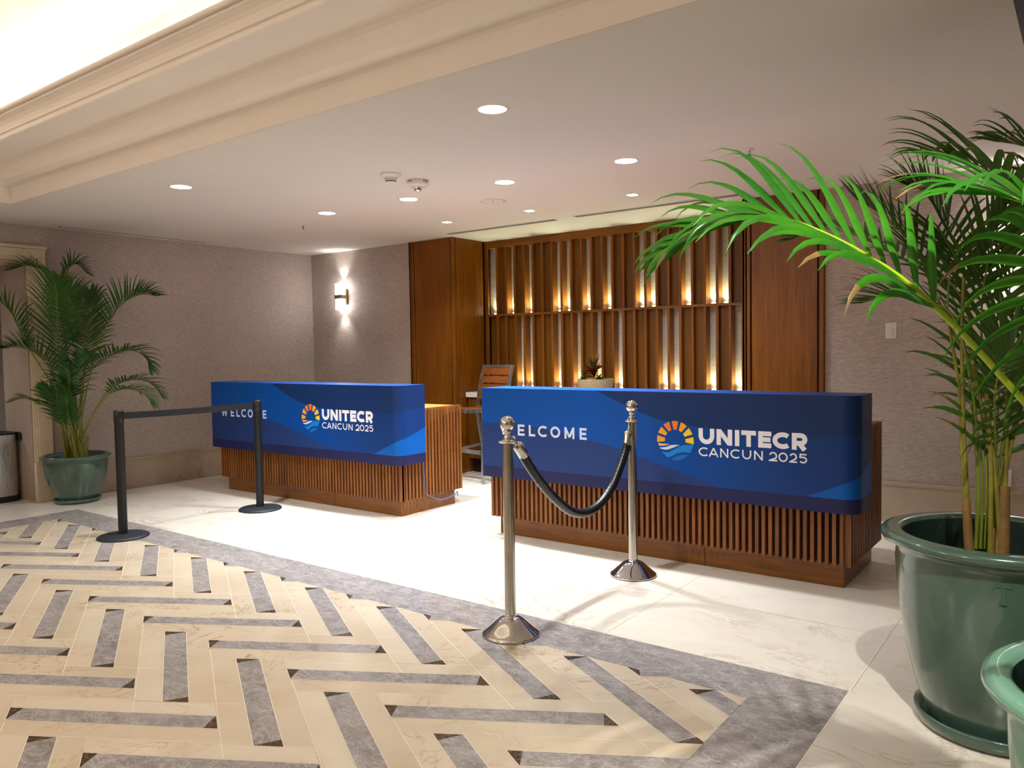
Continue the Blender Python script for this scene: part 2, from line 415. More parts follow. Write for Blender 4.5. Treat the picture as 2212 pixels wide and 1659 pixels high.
# ------------------------------------------------------------------ floor with the chevron inlay
def clip_poly(poly, x0, x1, y0, y1):
    def cut(p, ax, val, keep_less):
        out = []
        for i in range(len(p)):
            a, b = p[i], p[(i + 1) % len(p)]
            ia = (a[ax] <= val) if keep_less else (a[ax] >= val); ib = (b[ax] <= val) if keep_less else (b[ax] >= val)
            if ia: out.append(a)
            if ia != ib:
                t = (val - a[ax]) / (b[ax] - a[ax]); out.append((a[0] + t * (b[0] - a[0]), a[1] + t * (b[1] - a[1])))
        return out
    for ax, val, less in ((0, x0, False), (0, x1, True), (1, y0, False), (1, y1, True)):
        if len(poly) < 3: return []
        poly = cut(poly, ax, val, less)
    return poly
FX0, FX1, FY1 = -7.025, -0.729, 3.101     # outside of the grey marble border
IX0, IX1, IY1, IY0 = -6.735, -1.025, 2.82, -4.1
def make_floor():
    f = MB()
    X0, X1, Y0, Y1 = -9.7, 3.3, -4.3, 7.0
    f.add([(X0, Y0, -0.05), (X1, Y0, -0.05), (X1, Y1, -0.05), (X0, Y1, -0.05), (X0, Y0, 0), (X1, Y0, 0), (X1, Y1, 0), (X0, Y1, 0)],
          [(4, 5, 6, 7), (0, 3, 2, 1), (0, 1, 5, 4), (1, 2, 6, 5), (2, 3, 7, 6), (3, 0, 4, 7)], 'cream')
    def flat(poly, z, m):
        if len(poly) >= 3: f.add([(p[0], p[1], z) for p in poly], [tuple(range(len(poly)))], m)
    # tile joints of the pale floor
    for x in (-7.35, -5.70, -4.38, -3.10, -1.80, -0.725, 0.6, 1.9):
        flat([(x, FY1, .0004), (x + .0045, FY1), (x + .0045, 6.9), (x, 6.9)], .0004, 'grout')
    for y in (3.79, 4.44, 5.08, 5.72, 6.36):
        flat([(-9, y), (3.2, y), (3.2, y + .0035), (-9, y + .0035)], .0004, 'grout')
    flat([(FX1, -4.2), (FX1 + .005, -4.2), (FX1 + .005, 6.9), (FX1, 6.9)], .0005, 'grout2')
    # border
    flat([(FX0, -4.2), (FX1, -4.2), (FX1, FY1), (FX0, FY1)], .0006, 'grey')
    for x in (-6.2, -5.0, -4.05, -2.9, -1.75):
        flat([(x, IY1), (x + .003, IY1), (x + .003, FY1), (x, FY1)], .0014, 'grout')
    flat([(IX1, IY1), (IX1 + .003, IY1 - .001), (FX1 - .01, FY1 - .012), (FX1 - .013, FY1 - .01)], .0014, 'grout')
    # inlay field
    flat([(IX0, IY0), (IX1, IY0), (IX1, IY1), (IX0, IY1)], .0009, 'chev')
    c30, s30 = math.cos(PI / 6), math.sin(PI / 6)
    L, E = 0.41, 0.053
    for row in range(-16, 4):
        y = 2.176 + row * 0.4125
        kindA = (row % 2 == 0)
        sgn = 1 if kindA else -1
        d = (c30, s30 * sgn); e = (-c30, s30 * sgn)
        x0 = -2.868 if kindA else -3.146
        for k in range(-9, 7):
            cx = x0 + 0.5775 * k
            def pt(a, b): return (cx + d[0] * a + e[0] * b, y + d[1] * a + e[1] * b)
            # cream planks, alternate ones a little paler
            for o, tone in ((0.0, None), (1.0, 'chev2'), ):
                if tone and (k + row) % 3 != 0:
                    b0 = E + 0.006; b1 = 0.165
                    q = [pt(-L, b0), pt(L, b0), pt(L, b1), pt(-L, b1)]
                    flat(clip_poly(q, IX0, IX1, IY0, IY1), .0011, tone)
            # joint between the two cream planks
            q = [pt(-L - .1, .1665), pt(L + .1, .1665), pt(L + .1, .1695), pt(-L - .1, .1695)]
            flat(clip_poly(q, IX0, IX1, IY0, IY1), .0013, 'grout2')
            # pale joint frame, grey strip, brown corner triangles
            fr = [pt(-L - .003, -E - .003), pt(L + .003, -E - .003), pt(L + .003, E + .003), pt(-L - .003, E + .003)]
            flat(clip_poly(fr, IX0, IX1, IY0, IY1), .0015, 'grout2')
            st = [pt(-L, -E), pt(L, -E), pt(L, E), pt(-L, E)]
            flat(clip_poly(st, IX0, IX1, IY0, IY1), .0018, 'grey')
            t1 = [pt(L, -E), pt(L, E), pt(L - E, -E)]
            t2 = [pt(-L, E), pt(-L, -E), pt(-L + E, E)]
            for t in (t1, t2): flat(clip_poly(t, IX0, IX1, IY0, IY1), .0021, 'brown')
    struct(f, 'floor', 'pale marble floor with a chevron inlay of grey and brown strips')
make_floor()

# ------------------------------------------------------------------ walls, ceiling, cornice
def make_shell():
    w = MB()
    w.box((XL, YB, 0), (-6.04, YB + .12, ZC), 'paper')
    w.box((-1.655, YB, 0), (3.3, YB + .12, ZC), 'paper')
    struct(w, 'wall_back', 'taupe ribbed wallpaper wall on both sides of the wood feature')
    w = MB(); w.box((-6.04, 6.885, 0), (-1.655, 6.98, ZC), 'paper'); struct(w, 'wall_recess', 'taupe ribbed wallpaper behind the wood slats')
    w = MB()
    w.box((XL - .56, 3.05, 0), (XL, YB + .12, ZC), 'paper')
    w.box((XL - .56, 1.6, 2.2), (XL, 3.05, ZC), 'paper')
    w.box((XL - .56, -4.2, 0), (XL, 1.6, ZC), 'paper')
    struct(w, 'wall_left', 'taupe ribbed wallpaper wall with the stone doorway')
    w = MB(); w.box((-9.6, -1.0, 0), (-9.5, 5.5, ZC), 'paper'); struct(w, 'wall_corridor', 'grey ribbed wall seen through the doorway')
    w = MB(); w.box((3.2, -4.2, 0), (3.3, YB, 3.4), 'rear'); struct(w, 'wall_right')
    w = MB(); w.box((-9.6, -4.3, 0), (3.3, -4.2, 3.4), 'rear'); struct(w, 'wall_rear')
    # reception ceiling
    c = MB()
    c.box((-9.6, 2.575, ZC), (3.3, 7.0, ZC + .08), 'ceil')
    c.box((-9.6, -4.3, ZC), (-6.704, 2.575, ZC + .08), 'ceil')
    struct(c, 'ceiling', 'flat beige plaster ceiling with recessed lights')
    # raised ceiling over the camera side
    c = MB(); c.box((-6.75, -4.3, 3.36), (3.3, 2.62, 3.42), 'coffer')
    c.box((-6.79, -4.3, 2.62), (-6.712, 2.66, 3.42), 'coffer'); c.box((-6.712, 2.583, 2.62), (3.3, 2.66, 3.42), 'coffer')
    struct(c, 'ceiling_coffer', 'raised cream plaster ceiling glowing above the cornice')
    # stepped cornice: (d towards the open side, z)
    prof = [(0, ZC - .0005), (0, 2.600), (.006, 2.620), (.022, 2.632), (.045, 2.634), (.135, 2.634), (.135, 2.700), (.142, 2.725), (.160, 2.742), (.190, 2.750),
            (.400, 2.751), (.408, 2.757), (.408, 2.774), (.400, 2.780), (.392, 2.783), (.392, 2.792), (.402, 2.797), (.404, 2.815), (.410, 2.835),
            (.424, 2.852), (.444, 2.864), (.452, 2.866), (.458, 2.871), (.456, 2.877), (.448, 2.879), (.448, 2.884), (.470, 2.887), (.476, 2.892), (.476, 2.905), (.30, 2.905), (.30, 2.86), (0.001, 2.86)]
    t = MB(); n = len(prof); v = []; f = []
    for d, z in prof:
        d += .003
        v += [(3.3, 2.575 - d, z), (-6.704 + d, 2.575 - d, z), (-6.704 + d, -4.3, z)]
    for i in range(n - 1):
        a, b = i * 3, (i + 1) * 3
        f += [(a, a + 1, b + 1, b), (a + 1, a + 2, b + 2, b + 1)]
    t.add(v, f, 'cornice')
    struct(t, 'trim_1', 'cream stepped cornice around the raised ceiling')
    # concealed strip lamp in the cove
    s = MB()
    s.box((-6.6, 2.575 - .20, 2.862), (3.2, 2.575 - .16, 2.876), 'cove')
    s.box((-6.704 + .16, -4.2, 2.862), (-6.704 + .20, 2.37, 2.876), 'cove')
    o = s.build('cove_strip_lamp'); tag(o, 'warm strip lamp hidden on top of the cream cornice', 'lamp')
    # stone baseboards
    b = MB()
    b.box((XL, 3.21, 0), (XL + .022, YB, .275), 'stone'); b.box((XL, 3.21, .275), (XL + .028, YB, .298), 'stone')
    for y in (3.5, 4.4, 5.3): b.box((XL + .02, y, 0), (XL + .0225, y + .004, .275), 'grout')
    b.box((XL + .0, 3.21, 0), (XL + .10, YB - .02, .002), 'grey')
    struct(b, 'baseboard_left', 'beige stone baseboard under the left wall')
    b = MB()
    b.box((XL + .03, YB - .022, 0), (-6.06, YB, .275), 'stone'); b.box((XL + .03, YB - .028, .275), (-6.06, YB, .298), 'stone')
    b.box((-1.63, YB - .022, 0), (3.2, YB, .275), 'stone'); b.box((-1.63, YB - .028, .275), (3.2, YB, .298), 'stone')
    for x in (-.9, -.35, .3): b.box((x, YB - .0226, 0), (x + .004, YB - .02, .275), 'grout')
    struct(b, 'baseboard_back', 'beige stone baseboard under the back wall')
    # stone doorway
    d = MB()
    yj = 3.05
    def casing(z0, z1, y0, y1, x1): d.box((XL, y0, z0), (x1, y1, z1), 'portal', 0.004)
    casing(.36, 2.219, yj + .035, yj + .155, XL + .035)        # right jamb
    casing(.36, 2.19, yj, yj + .045, XL + .022); casing(.36, 2.203, yj + .015, yj + .04, XL + .03)
    casing(0, .36, yj - .005, yj + .165, XL + .05)             # jamb block
    casing(2.2195, 2.295, 1.55, yj + .155, XL + .035); casing(2.19, 2.225, 1.6, yj + .03, XL + .022); casing(2.205, 2.23, 1.6, yj + .03, XL + .03)
    casing(2.295, 2.325, 1.50, yj + .165, XL + .05)
    casing(0, 2.30, 1.45, 1.6, XL + .035)
    door = struct(d, 'door_1', 'beige stone door surround at the left edge')
    r = MB()
    r.box((XL - .565, 3.04, 0), (XL - .002, 3.052, 2.2), 'reveal'); r.box((XL - .565, 1.6, 2.185), (XL - .002, 3.05, 2.202), 'portal')
    r.box((XL - .565, 1.598, 0), (XL - .002, 1.61, 2.2), 'reveal')
    o = r.build('door_reveal', door)
make_shell()

# ------------------------------------------------------------------ wood pillars and slat screen
def pillar(x0, x1, label):
    t = thing('wood_pillar', label, 'pillar', ((x0 + x1) / 2, YB + .28, 0))
    y0 = YB - .03; y1 = 6.88
    c = MB(); c.box((x0 + .012, y0 + .022, 0), (x1 - .012, y1, ZC - .001), 'wood_dark'); c.build('core', t)
    p = MB(); p.box((x0 + .075, y0 + .006, .0), (x1 - .05, y0 + .03, ZC - .002), 'wood_pillar', .003); p.build('front_panel', t)
    p = MB(); p.box((x1 - .03, y0 + .05, .0), (x1 - .004, 6.735, ZC - .002), 'wood_pillar', .003); p.build('side_panel', t)
    for a, b in ((x0, x0 + .026), (x0 + .038, x0 + .064), (x1 - .034, x1 - .0005)):
        s = MB(); s.box((a, y0, 0), (b, y0 + .035, ZC - .0015), 'wood_fin', .003); s.build('edge_trim', t)
    s = MB(); s.box((x0, y0, 0), (x0 + .02, y1, ZC - .0015), 'wood_pillar', .003); s.build('side_panel', t)
    s = MB(); s.box((x1 - .03, 6.779, 0), (x1 + .03, 6.80, ZC - .0015), 'wood_fin', .003); s.build('edge_trim', t)
pillar(-6.036, -5.395, 'tall stained wood pillar panel beside the wall sconce, left of the slat screen')
pillar(-2.295, -1.657, 'tall stained wood pillar panel right of the slat screen, behind the palm frond')

def slat_screen():
    t = thing('slat_screen', 'tall wood slat screen with two rows of glowing niches between the pillars', 'wall screen', (-3.85, 6.8, .9))
    YF = 6.783; YW = 6.882
    xa, xb, zb, zm, zt = -5.365, -2.297, .905, 1.695, 2.43
    for nm, z0, z1, dy in (('top_rail', zt, ZC - .002, .0), ('middle_rail', zm - .012, zm + .012, -.006), ('bottom_rail', zb - .02, zb + .012, -.006)):
        r = MB(); r.box((xa, YF + dy, z0), (xb, YW, z1), 'wood_rail', .003); r.build(nm, t)
    up = {0, 2, 4, 7, 8, 10, 12, 15, 16, 19, 21, 22}; lo = {3, 4, 7, 9, 11, 13, 17, 18, 21, 23}
    P = 0.1197; fw = .027
    for row, (z0, z1, opens) in enumerate(((zb + .012, zm - .012, lo), (zm + .012, zt, up))):
        for i in range(26):
            x = xa + i * P
            if i > 0 and x < xb - .02:
                s = MB(); s.box((x - fw / 2, YF + .004, z0), (x + fw / 2, YW, z1), 'wood_fin', .002); s.build('fin', t)
            x2 = min(x + P - fw / 2, xb - .02); x1 = x + (fw / 2 if i else .0)
            if x2 - x1 < .02: continue
            if i not in opens:
                s = MB(); s.box((x1, YF + .045, z0), (x2, YF + .06, z1), 'wood_panel'); s.build('back_panel', t)
            else:
                s = MB(); s.box((x1 + .030, YW - .035, z0), (x2 - .012, YW - .012, z0 + .012), 'uplight', .002); s.build('niche_lamp', t)
                area('niche_light', ((x1 + x2) / 2 + .01, YW - .024, z0 + .016), .04, .02, 0.95, (.88, 1.0, .58), (PI, 0, 0), 110)
slat_screen()

# ------------------------------------------------------------------ reception desks
def desk(px0, px1, label):
    Y0, Y1 = 4.409, 5.06
    t = thing('reception_desk', label, 'reception desk', ((px0 + px1) / 2, (Y0 + Y1) / 2, 0), 'reception desks')
    p = MB(); p.box((px0, Y0, 0), (px1, Y1, .15), 'wood_plinth', .003); p.build('plinth', t)
    j = px0 + .66 * (px1 - px0)
    g = MB(); g.box((j, Y0 - .0006, .002), (j + .004, Y0 + .01, .128), 'wood_dark'); g.build('plinth_joint', t)
    b = MB(); b.box((px0 - .006, Y0 - .006, .132), (px1 + .006, Y1 + .006, .83), 'wood_dark'); b.build('body', t)
    s = MB(); w = .0195; P = .0381; o = .042
    x = px0 - .045; n = int((px1 - px0 + .09) / P)
    Pn = (px1 - px0 + .09 - w) / n
    for i in range(n + 1):
        a = x + i * Pn
        for z0, z1 in ((.128, .470), (.472, .836)):
            s.box((a, Y0 - .006 - o + .003, z0), (a + w, Y0 - .002, z1), 'wood_slat')
    ny = int((Y1 - Y0 + .06) / P); Pm = (Y1 - Y0 + .08 - w) / ny
    for i in range(ny + 1):
        a = Y0 - .03 + i * Pm
        for z0, z1 in ((.128, .470), (.472, .852)):
            s.box((px1 + .002, a, z0), (px1 + .006 + o - .003, a + w, z1), 'wood_slat')
            s.box((px0 - .006 - o + .003, a, z0), (px0 - .002, a + w, z1), 'wood_slat')
    s.build('slat_cladding', t)
    tp = MB(); tp.box((px0 - .03, Y0 - .02, .83), (px1 + .03, Y1 + .02, .85), 'wood_top', .002); tp.build('worktop', t)
    lg = MB(); lg.box((px0 - .03, Y0 - .03, .85), (px1 + .03, 4.575, 1.018), 'wood_slat'); lg.build('ledge_riser', t)
    lt = MB(); lt.box((px0 - .05, 4.345, 1.018), (px1 + .045, 4.588, 1.042), 'wood_top', .002); lt.build('ledge_top', t)
    return t
desk(-3.4107, -1.063, 'reception desk with slatted wood sides, the nearer one beside the large green pot')
dk1 = desk(-6.766, -4.41, 'reception desk with slatted wood sides, the farther one behind the black belt barrier')

# stroke lettering -------------------------------------------------
def arc(cx, cy, rx, ry, a0, a1, n=20):
    return [(cx + rx * math.cos(math.radians(a0 + (a1 - a0) * i / n)), cy + ry * math.sin(math.radians(a0 + (a1 - a0) * i / n))) for i in range(n + 1)]
def glyph(ch, W, H, w):
    h = w / 2; x0, x1, y0, y1 = h, W - h, h, H - h; cx = W / 2; cy = H / 2
    rx, ry = (x1 - x0) / 2, (y1 - y0) / 2
    if ch == 'U': r = rx; return [[(x0, H)] + arc(cx, y0 + r * 1.02, r, r * 1.02, 180, 360) + [(x1, H)]]
    if ch == 'N': return [[(x0, 0), (x0, H)], [(x1, 0), (x1, H)], [(x0 + w * .12, H - w * .3), (x1 - w * .12, w * .3)]]
    if ch == 'I': return [[(cx, 0), (cx, H)]]
    if ch == 'T': return [[(0, y1), (W, y1)], [(cx, 0), (cx, H)]]
    if ch == 'E': return [[(x0, 0), (x0, H)], [(0, y1), (W, y1)], [(0, y0), (W, y0)], [(0, cy), (W * .93, cy)]]
    if ch == 'F': return [[(x0, 0), (x0, H)], [(0, y1), (W, y1)], [(0, cy), (W * .9, cy)]]
    if ch == 'L': return [[(x0, 0), (x0, H)], [(0, y0), (W, y0)]]
    if ch == 'C':
        r2 = (W - h - h * .55) / 1.67; return [arc(h + r2, cy, r2, ry, 48, 312, 32)]
    if ch in 'O0': return [arc(cx, cy, rx, ry, 0, 360, 40)]
    if ch == 'R':
        rb = (H - w * .9) * .31
        return [[(x0, 0), (x0, H)], [(0, y1), (cx, y1)] + arc(x1 - rb, y1 - rb, rb, rb, 90, -90, 14) + [(0, y1 - 2 * rb)], [(cx * .95, y1 - 2 * rb), (x1 - w * .02, 0)]]
    if ch == 'A': return [[(h * .7, 0), (cx, H - h * .4)], [(W - h * .7, 0), (cx, H - h * .4)], [(W * .22, H * .3), (W * .78, H * .3)]]
    if ch == 'W': return [[(h * .8, H), (W * .27, 0)], [(W * .27, 0), (cx, H * .96)], [(cx, H * .96), (W * .73, 0)], [(W * .73, 0), (W - h * .8, H)]]
    if ch == 'M': return [[(x0, 0), (x0, H)], [(x1, 0), (x1, H)], [(x0, H - h * .6), (cx, H * .14)], [(cx, H * .14), (x1, H - h * .6)]]
    if ch == '2':
        r = rx * .96
        return [arc(cx, y1 - r, r, r, 165, -42, 22) + [(x0, y0)], [(0, y0), (W, y0)]]
    if ch == '5':
        r = ry * .66
        return [[(x1, y1), (x0 + w * .3, y1), (x0 + w * .1, cy + ry * .12)], arc(cx - .02 * W, y0 + r, rx, r, 128, -150, 26)]
    return []
def stroke(mb, path, w, to3, m):
    n = len(path); closed = (abs(path[0][0] - path[-1][0]) + abs(path[0][1] - path[-1][1])) < 1e-6
    L = []; R = []
    for i, p in enumerate(path):
        a = path[i - 1] if i > 0 else (path[-2] if closed else None); b = path[i + 1] if i < n - 1 else (path[1] if closed else None)
        def nr(u, v):
            d = math.hypot(v[0] - u[0], v[1] - u[1]) or 1; return (-(v[1] - u[1]) / d, (v[0] - u[0]) / d)
        n1 = nr(a, p) if a else None; n2 = nr(p, b) if b else None
        if n1 and n2:
            mx, my = n1[0] + n2[0], n1[1] + n2[1]; q = mx * mx + my * my
            k = 2 / q if q > .35 else 1.0
            nx, ny = mx * k, my * k
        else: nx, ny = n1 or n2
        L.append((p[0] + nx * w / 2, p[1] + ny * w / 2)); R.append((p[0] - nx * w / 2, p[1] - ny * w / 2))
    v = [to3(*p) for p in L] + [to3(*p) for p in R]
    mb.add(v, [(i, n + i, n + i + 1, i + 1) for i in range(n - 1)], m)
LAYER = [0]
def text(mb, letters, z0, H, w, origin_x, Yp, m):
    """letters: (char, left, right) in metres from the left end of the banner"""
    for ch, a, b in letters:
        for j, path in enumerate(glyph(ch, b - a, H, w)):
            stroke(mb, path, w, lambda x, y, a=a: (origin_x + a + x, Yp - j * .00012, z0 + y), m)

def interp(pts, s):
    if s <= pts[0][0]: return pts[0][1]
    for (a, za), (b, zb) in zip(pts, pts[1:]):
        if s <= b:
            u = (s - a) / (b - a); return za + (zb - za) * u
    return pts[-1][1]
def smoothpts(pts): 
    c = catmull([(p[0], p[1], 0) for p in pts], 40); return [(p.x, p.y) for p in c]
LOWC = smoothpts([(0, .803), (.2, .811), (.38, .803), (.64, .772), (.87, .732), (1.12, .683), (1.42, .60), (1.66, .535), (1.80, .49)])
UPC = smoothpts([(.93, 1.06), (1.14, .964), (1.24, .927), (1.38, .885), (1.6, .851), (1.85, .835), (2.2, .83), (2.6, .85), (2.9, .90)])
WEDGE = smoothpts([(2.236, .495), (2.36, .548), (2.46, .592), (2.53, .622), (2.70, .672), (2.85, .725)])
def banner(x0, x1, label):
    Yf, Ybk, z0, z1, r = 4.31, 4.605, .424, 1.052, .085
    t = thing('banner_wrap', label, 'banner', ((x0 + x1) / 2, Yf, z0), 'printed banner wraps')
    # outline of the wrap seen from above: left end, front, rounded corner, right end
    path = []
    for y in (Ybk, Yf + .02): path.append((x0, y, -(y - Yf)))
    nfront = 60; fl = x1 - r - x0
    for i in range(nfront + 1): path.append((x0 + fl * i / nfront, Yf, fl * i / nfront))
    for i in range(1, 13):
        a = -PI / 2 + PI / 2 * i / 12; path.append((x1 - r + r * math.cos(a), Yf + r + r * math.sin(a), fl + r * PI / 2 * i / 12))
    s0 = path[-1][2]
    for i in range(1, 5): y = Yf + r + (Ybk - Yf - r) * i / 4; path.append((x1, y, s0 + y - Yf - r))
    k = NT('banner_bright_fade'); sx = k.n('ShaderNodeSeparateXYZ'); k.l(k.coords(), sx.inputs[0])
    mr = k.n('ShaderNodeMapRange'); k.l(sx.outputs[0], mr.inputs[0]); mr.inputs[1].default_value = x0 + .9; mr.inputs[2].default_value = x0 + 2.3
    k.base(k.ramp(mr.outputs[0], [(0, srgb(0, 76, 164)), (.45, srgb(0, 68, 150)), (1, srgb(14, 54, 118))])); k.set(Roughness=.42); k.b.inputs['Specular IOR Level'].default_value = .25
    M['fade'] = k.m
    b = MB()
    for (xa, ya, sa), (xb, yb, sb) in zip(path, path[1:]):
        def lim(s): 
            zb = .502
            lo = min(max(interp(LOWC, s), zb), z1) if s < 1.8 else zb
            u = min(max(interp(UPC, s), zb), z1) if s > .93 else z1
            wd_ = min(max(interp(WEDGE, s), zb), z1) if s > 2.23 else zb
            return [z0, zb, max(lo, wd_), u, z1]
        la, lb = lim(sa), lim(sb)
        sm = (sa + sb) / 2
        for k, mt in enumerate(('band', 'wedge' if sm > 2.23 else 'indigo', 'fade', 'navy')):
            if la[k + 1] - la[k] < 1e-6 and lb[k + 1] - lb[k] < 1e-6: continue
            b.add([(xa, ya, la[k]), (xb, yb, lb[k]), (xb, yb, lb[k + 1]), (xa, ya, la[k + 1])], [(0, 1, 2, 3)], mt, False)
    n = len(path)
    b.add([(p[0], p[1], z1) for p in path], [tuple(range(n))], 'fade')
    b.mats = [M[q] if isinstance(q, str) else q for q in b.mats]
    o = b.build('printed_panel', t)
    bm = bmesh.new(); bm.from_mesh(o.data); bmesh.ops.remove_doubles(bm, verts=bm.verts[:], dist=2e-5); bm.to_mesh(o.data); bm.free()
    md = o.modifiers.new('thickness', 'SOLIDIFY'); md.thickness = .004; md.offset = -1
    Yp = Yf - .0015
    m = MB()
    text(m, [('W', .166, .264), ('E', .316, .373), ('L', .409, .462), ('C', .484, .558), ('O', .586, .664), ('M', .698, .775), ('E', .815, .868)], .7295, .0765, .0155, x0, Yp, 'pale_print')
    m.build('welcome_lettering', t)
    u0, uw = 1.635, .622
    m = MB()
    text(m, [(c, u0 + a * uw, u0 + bb * uw) for c, a, bb in (('U', 0, .155), ('N', .177, .327), ('I', .352, .395), ('T', .413, .549), ('E', .569, .687), ('C', .698, .846), ('R', .867, 1.0))], .752, .092, .0262, x0, Yp, 'white_print')
    m.build('name_lettering', t)
    m = MB()
    text(m, [(c, u0 + a * uw, u0 + bb * uw) for c, a, bb in (('C', 0, .09), ('A', .101, .194), ('N', .212, .290), ('C', .310, .397), ('U', .421, .505), ('N', .531, .611))], .680, .0525, .0082, x0, Yp, 'white_print')
    m.build('city_lettering', t)
    m = MB()
    text(m, [(c, u0 + a * uw, u0 + bb * uw) for c, a, bb in (('2', .665, .740), ('0', .750, .832), ('2', .846, .913), ('5', .930, 1.0))], .680, .0525, .0082, x0, Yp, 'white_print')
    m.build('year_lettering', t)
    # sun and wave emblem
    m = MB(); lx, lz, lr = x0 + 1.486, .761, .1185
    def E(px, py): return (lx + px * lr, Yp, lz + py * lr)
    cols = {0: 'or1', 1: 'or1', 2: 'or2', 3: 'or2', -1: 'or2', -2: 'or3', -3: 'or3'}
    for k in range(-3, 4):
        a = 90 + 29 * k; o_ = arc(0, 0, 1, 1, a - 10.5, a + 10.5, 6); i_ = arc(0, 0, .56, .56, a + 8.5, a - 8.5, 4)
        pts = o_ + i_; m.add([E(*p) for p in pts], [tuple(range(len(pts)))], cols[k])
    def img(pts): return [((x - 272) / 140, (457 - (y - .064 * (x - 272))) / 142) for x, y in pts]
    def strip(top, bot, mt):
        tp = img(top); bt = img(bot); T = catmull([(p[0], p[1], 0) for p in tp], 16); B = catmull([(p[0], p[1], 0) for p in bt], 16)
        v = [E(p.x, p.y) for p in T] + [E(p.x, p.y) for p in B]
        m.add(v, [(i, 17 + i, 18 + i, i + 1) for i in range(16)], mt)
    strip([(141, 474), (180, 478), (232, 482)], [(148, 493), (190, 492), (232, 483)], 'or4')
    strip([(150, 507), (200, 502), (250, 488), (305, 488)], [(158, 514), (205, 522), (255, 508), (304, 490)], 'pale_print')
    strip([(166, 534), (215, 541), (265, 520), (325, 491), (412, 487)], [(214, 578), (250, 566), (290, 548), (335, 541), (386, 547)], 'wave1')
    strip([(242, 592), (275, 574), (315, 560), (372, 559)], [(252, 598), (285, 600), (325, 592), (368, 566)], 'wave2')
    m.build('emblem', t)
M['navy_mid'] = plain('banner_mid_navy', srgb(12, 66, 136), 0.3, 0, 0.01)
M['topblue'] = plain('banner_top_blue', srgb(28, 72, 140), 0.16, 0, 0.01)
banner(-3.486, -.968, 'blue welcome banner wrapped over the nearer desk, behind the steel rope stanchions')
banner(-6.862, -4.315, 'blue welcome banner wrapped over the farther desk, behind the black belt barrier')
# thin blue cord at the end of the far desk
c = MB()
c.tube(catmull([(-4.352, 4.612, .43), (-4.350, 4.618, .30), (-4.348, 4.625, .17), (-4.340, 4.66, .135), (-4.352, 4.82, .075), (-4.365, 5.0, .085), (-4.395, 5.075, .10), (-4.40, 5.085, .06)], 40), .004, 'cord', 6)
tag(c.build('blue_cord'), 'thin blue cord hanging at the end of the farther desk', 'cord')

# ------------------------------------------------------------------ belt barrier and rope stanchions
def belt_post(x, y, label, belt_to=None):
    t = thing('belt_post', label, 'barrier post', (x, y, 0), 'black belt posts')
    b = MB(); b.lathe([(.0, 0), (.172, 0), (.176, .004), (.176, .010), (.165, .018), (.10, .024), (.045, .027), (0, .027)], (x, y), 'black_base', 64, True, False, False); b.build('base', t)
    p = MB(); n = 40; prof = []
    for i in range(n):
        a = 2 * PI * i / n; r = .0315 - (.0035 if i % 10 in (0, 1) else 0); prof.append((r * math.cos(a), r * math.sin(a)))
    v = [(x + q[0], y + q[1], z) for z in (.024, .915) for q in prof]
    p.add(v, [(i, (i + 1) % n, n + (i + 1) % n, n + i) for i in range(n)], 'black', True); p.build('post', t)
    h = MB(); h.lathe([(.033, .84), (.034, .842), (.034, .922), (.031, .928), (0, .930)], (x, y), 'black', 40, True, True, False); h.build('head', t)
    if belt_to:
        k = MB(); x2, y2 = belt_to
        ya, yb = y + .03, y2 - .0345
        N = 12; vv = []
        for i in range(N + 1):
            u = i / N; yy = ya + (yb - ya) * u; xx = x + (x2 - x) * u; sag = -.006 * math.sin(PI * u)
            for dz, dx in ((.862, -.001), (.910, -.001), (.910, .001), (.862, .001)): vv.append((xx + dx, yy, dz + sag))
        k.add(vv, [(i * 4 + j, i * 4 + (j + 1) % 4, i * 4 + 4 + (j + 1) % 4, i * 4 + 4 + j) for i in range(N) for j in range(4)], 'belt')
        k.build('belt', t)
    return t
belt_post(-5.66, 2.81, 'black belt post with stretched black belt, nearer of the two, on the grey border', (-5.648, 3.97))
belt_post(-5.648, 3.97, 'black belt post directly in front of the farther desk, catching the belt end')

def stanchion(x, y, label):
    t = thing('rope_stanchion', label, 'stanchion', (x, y, 0), 'steel rope stanchions')
    b = MB(); b.lathe([(0, 0), (.130, 0), (.133, .003)], (x, y), 'black', 56, True, False, False); b.build('rubber_ring', t)
    b = MB(); b.lathe([(.1325, .003), (.1345, .008), (.131, .013), (.124, .017), (.105, .034), (.08, .056), (.062, .072), (.05, .080), (.036, .086), (.027, .088), (.0255, .092)], (x, y), 'chrome', 64, True, False, False); b.build('bell_base', t)
    p = MB(); p.lathe([(.0255, .09), (.0255, .9)], (x, y), 'nickel', 40, True, False, False); p.lathe([(.0265, .088), (.0265, .094), (.0255, .096)], (x, y), 'chrome', 40, True, False, False); p.build('pole', t)
    c = MB(); c.lathe([(.0, .897), (.040, .897), (.0435, .900), (.0425, .904), (.024, .908), (.020, .913), (.024, .919), (.016, .928), (.013, .936), (.018, .944), (.019, .950), (.012, .954)], (x, y), 'chrome', 48, True, False, False); c.build('collar', t)
    s = MB(); s.sphere((x, y, .984), .0362, 'chrome', 1, 1, 1, 40, 24); s.build('ball_finial', t)
    return t
S1 = (-2.154, 2.848); S2 = (-2.127, 4.003)
stanchion(S1[0], S1[1], 'steel ball-top stanchion standing on the grey border, nearest to the camera')
stanchion(S2[0], S2[1], 'steel ball-top stanchion close in front of the nearer desk')
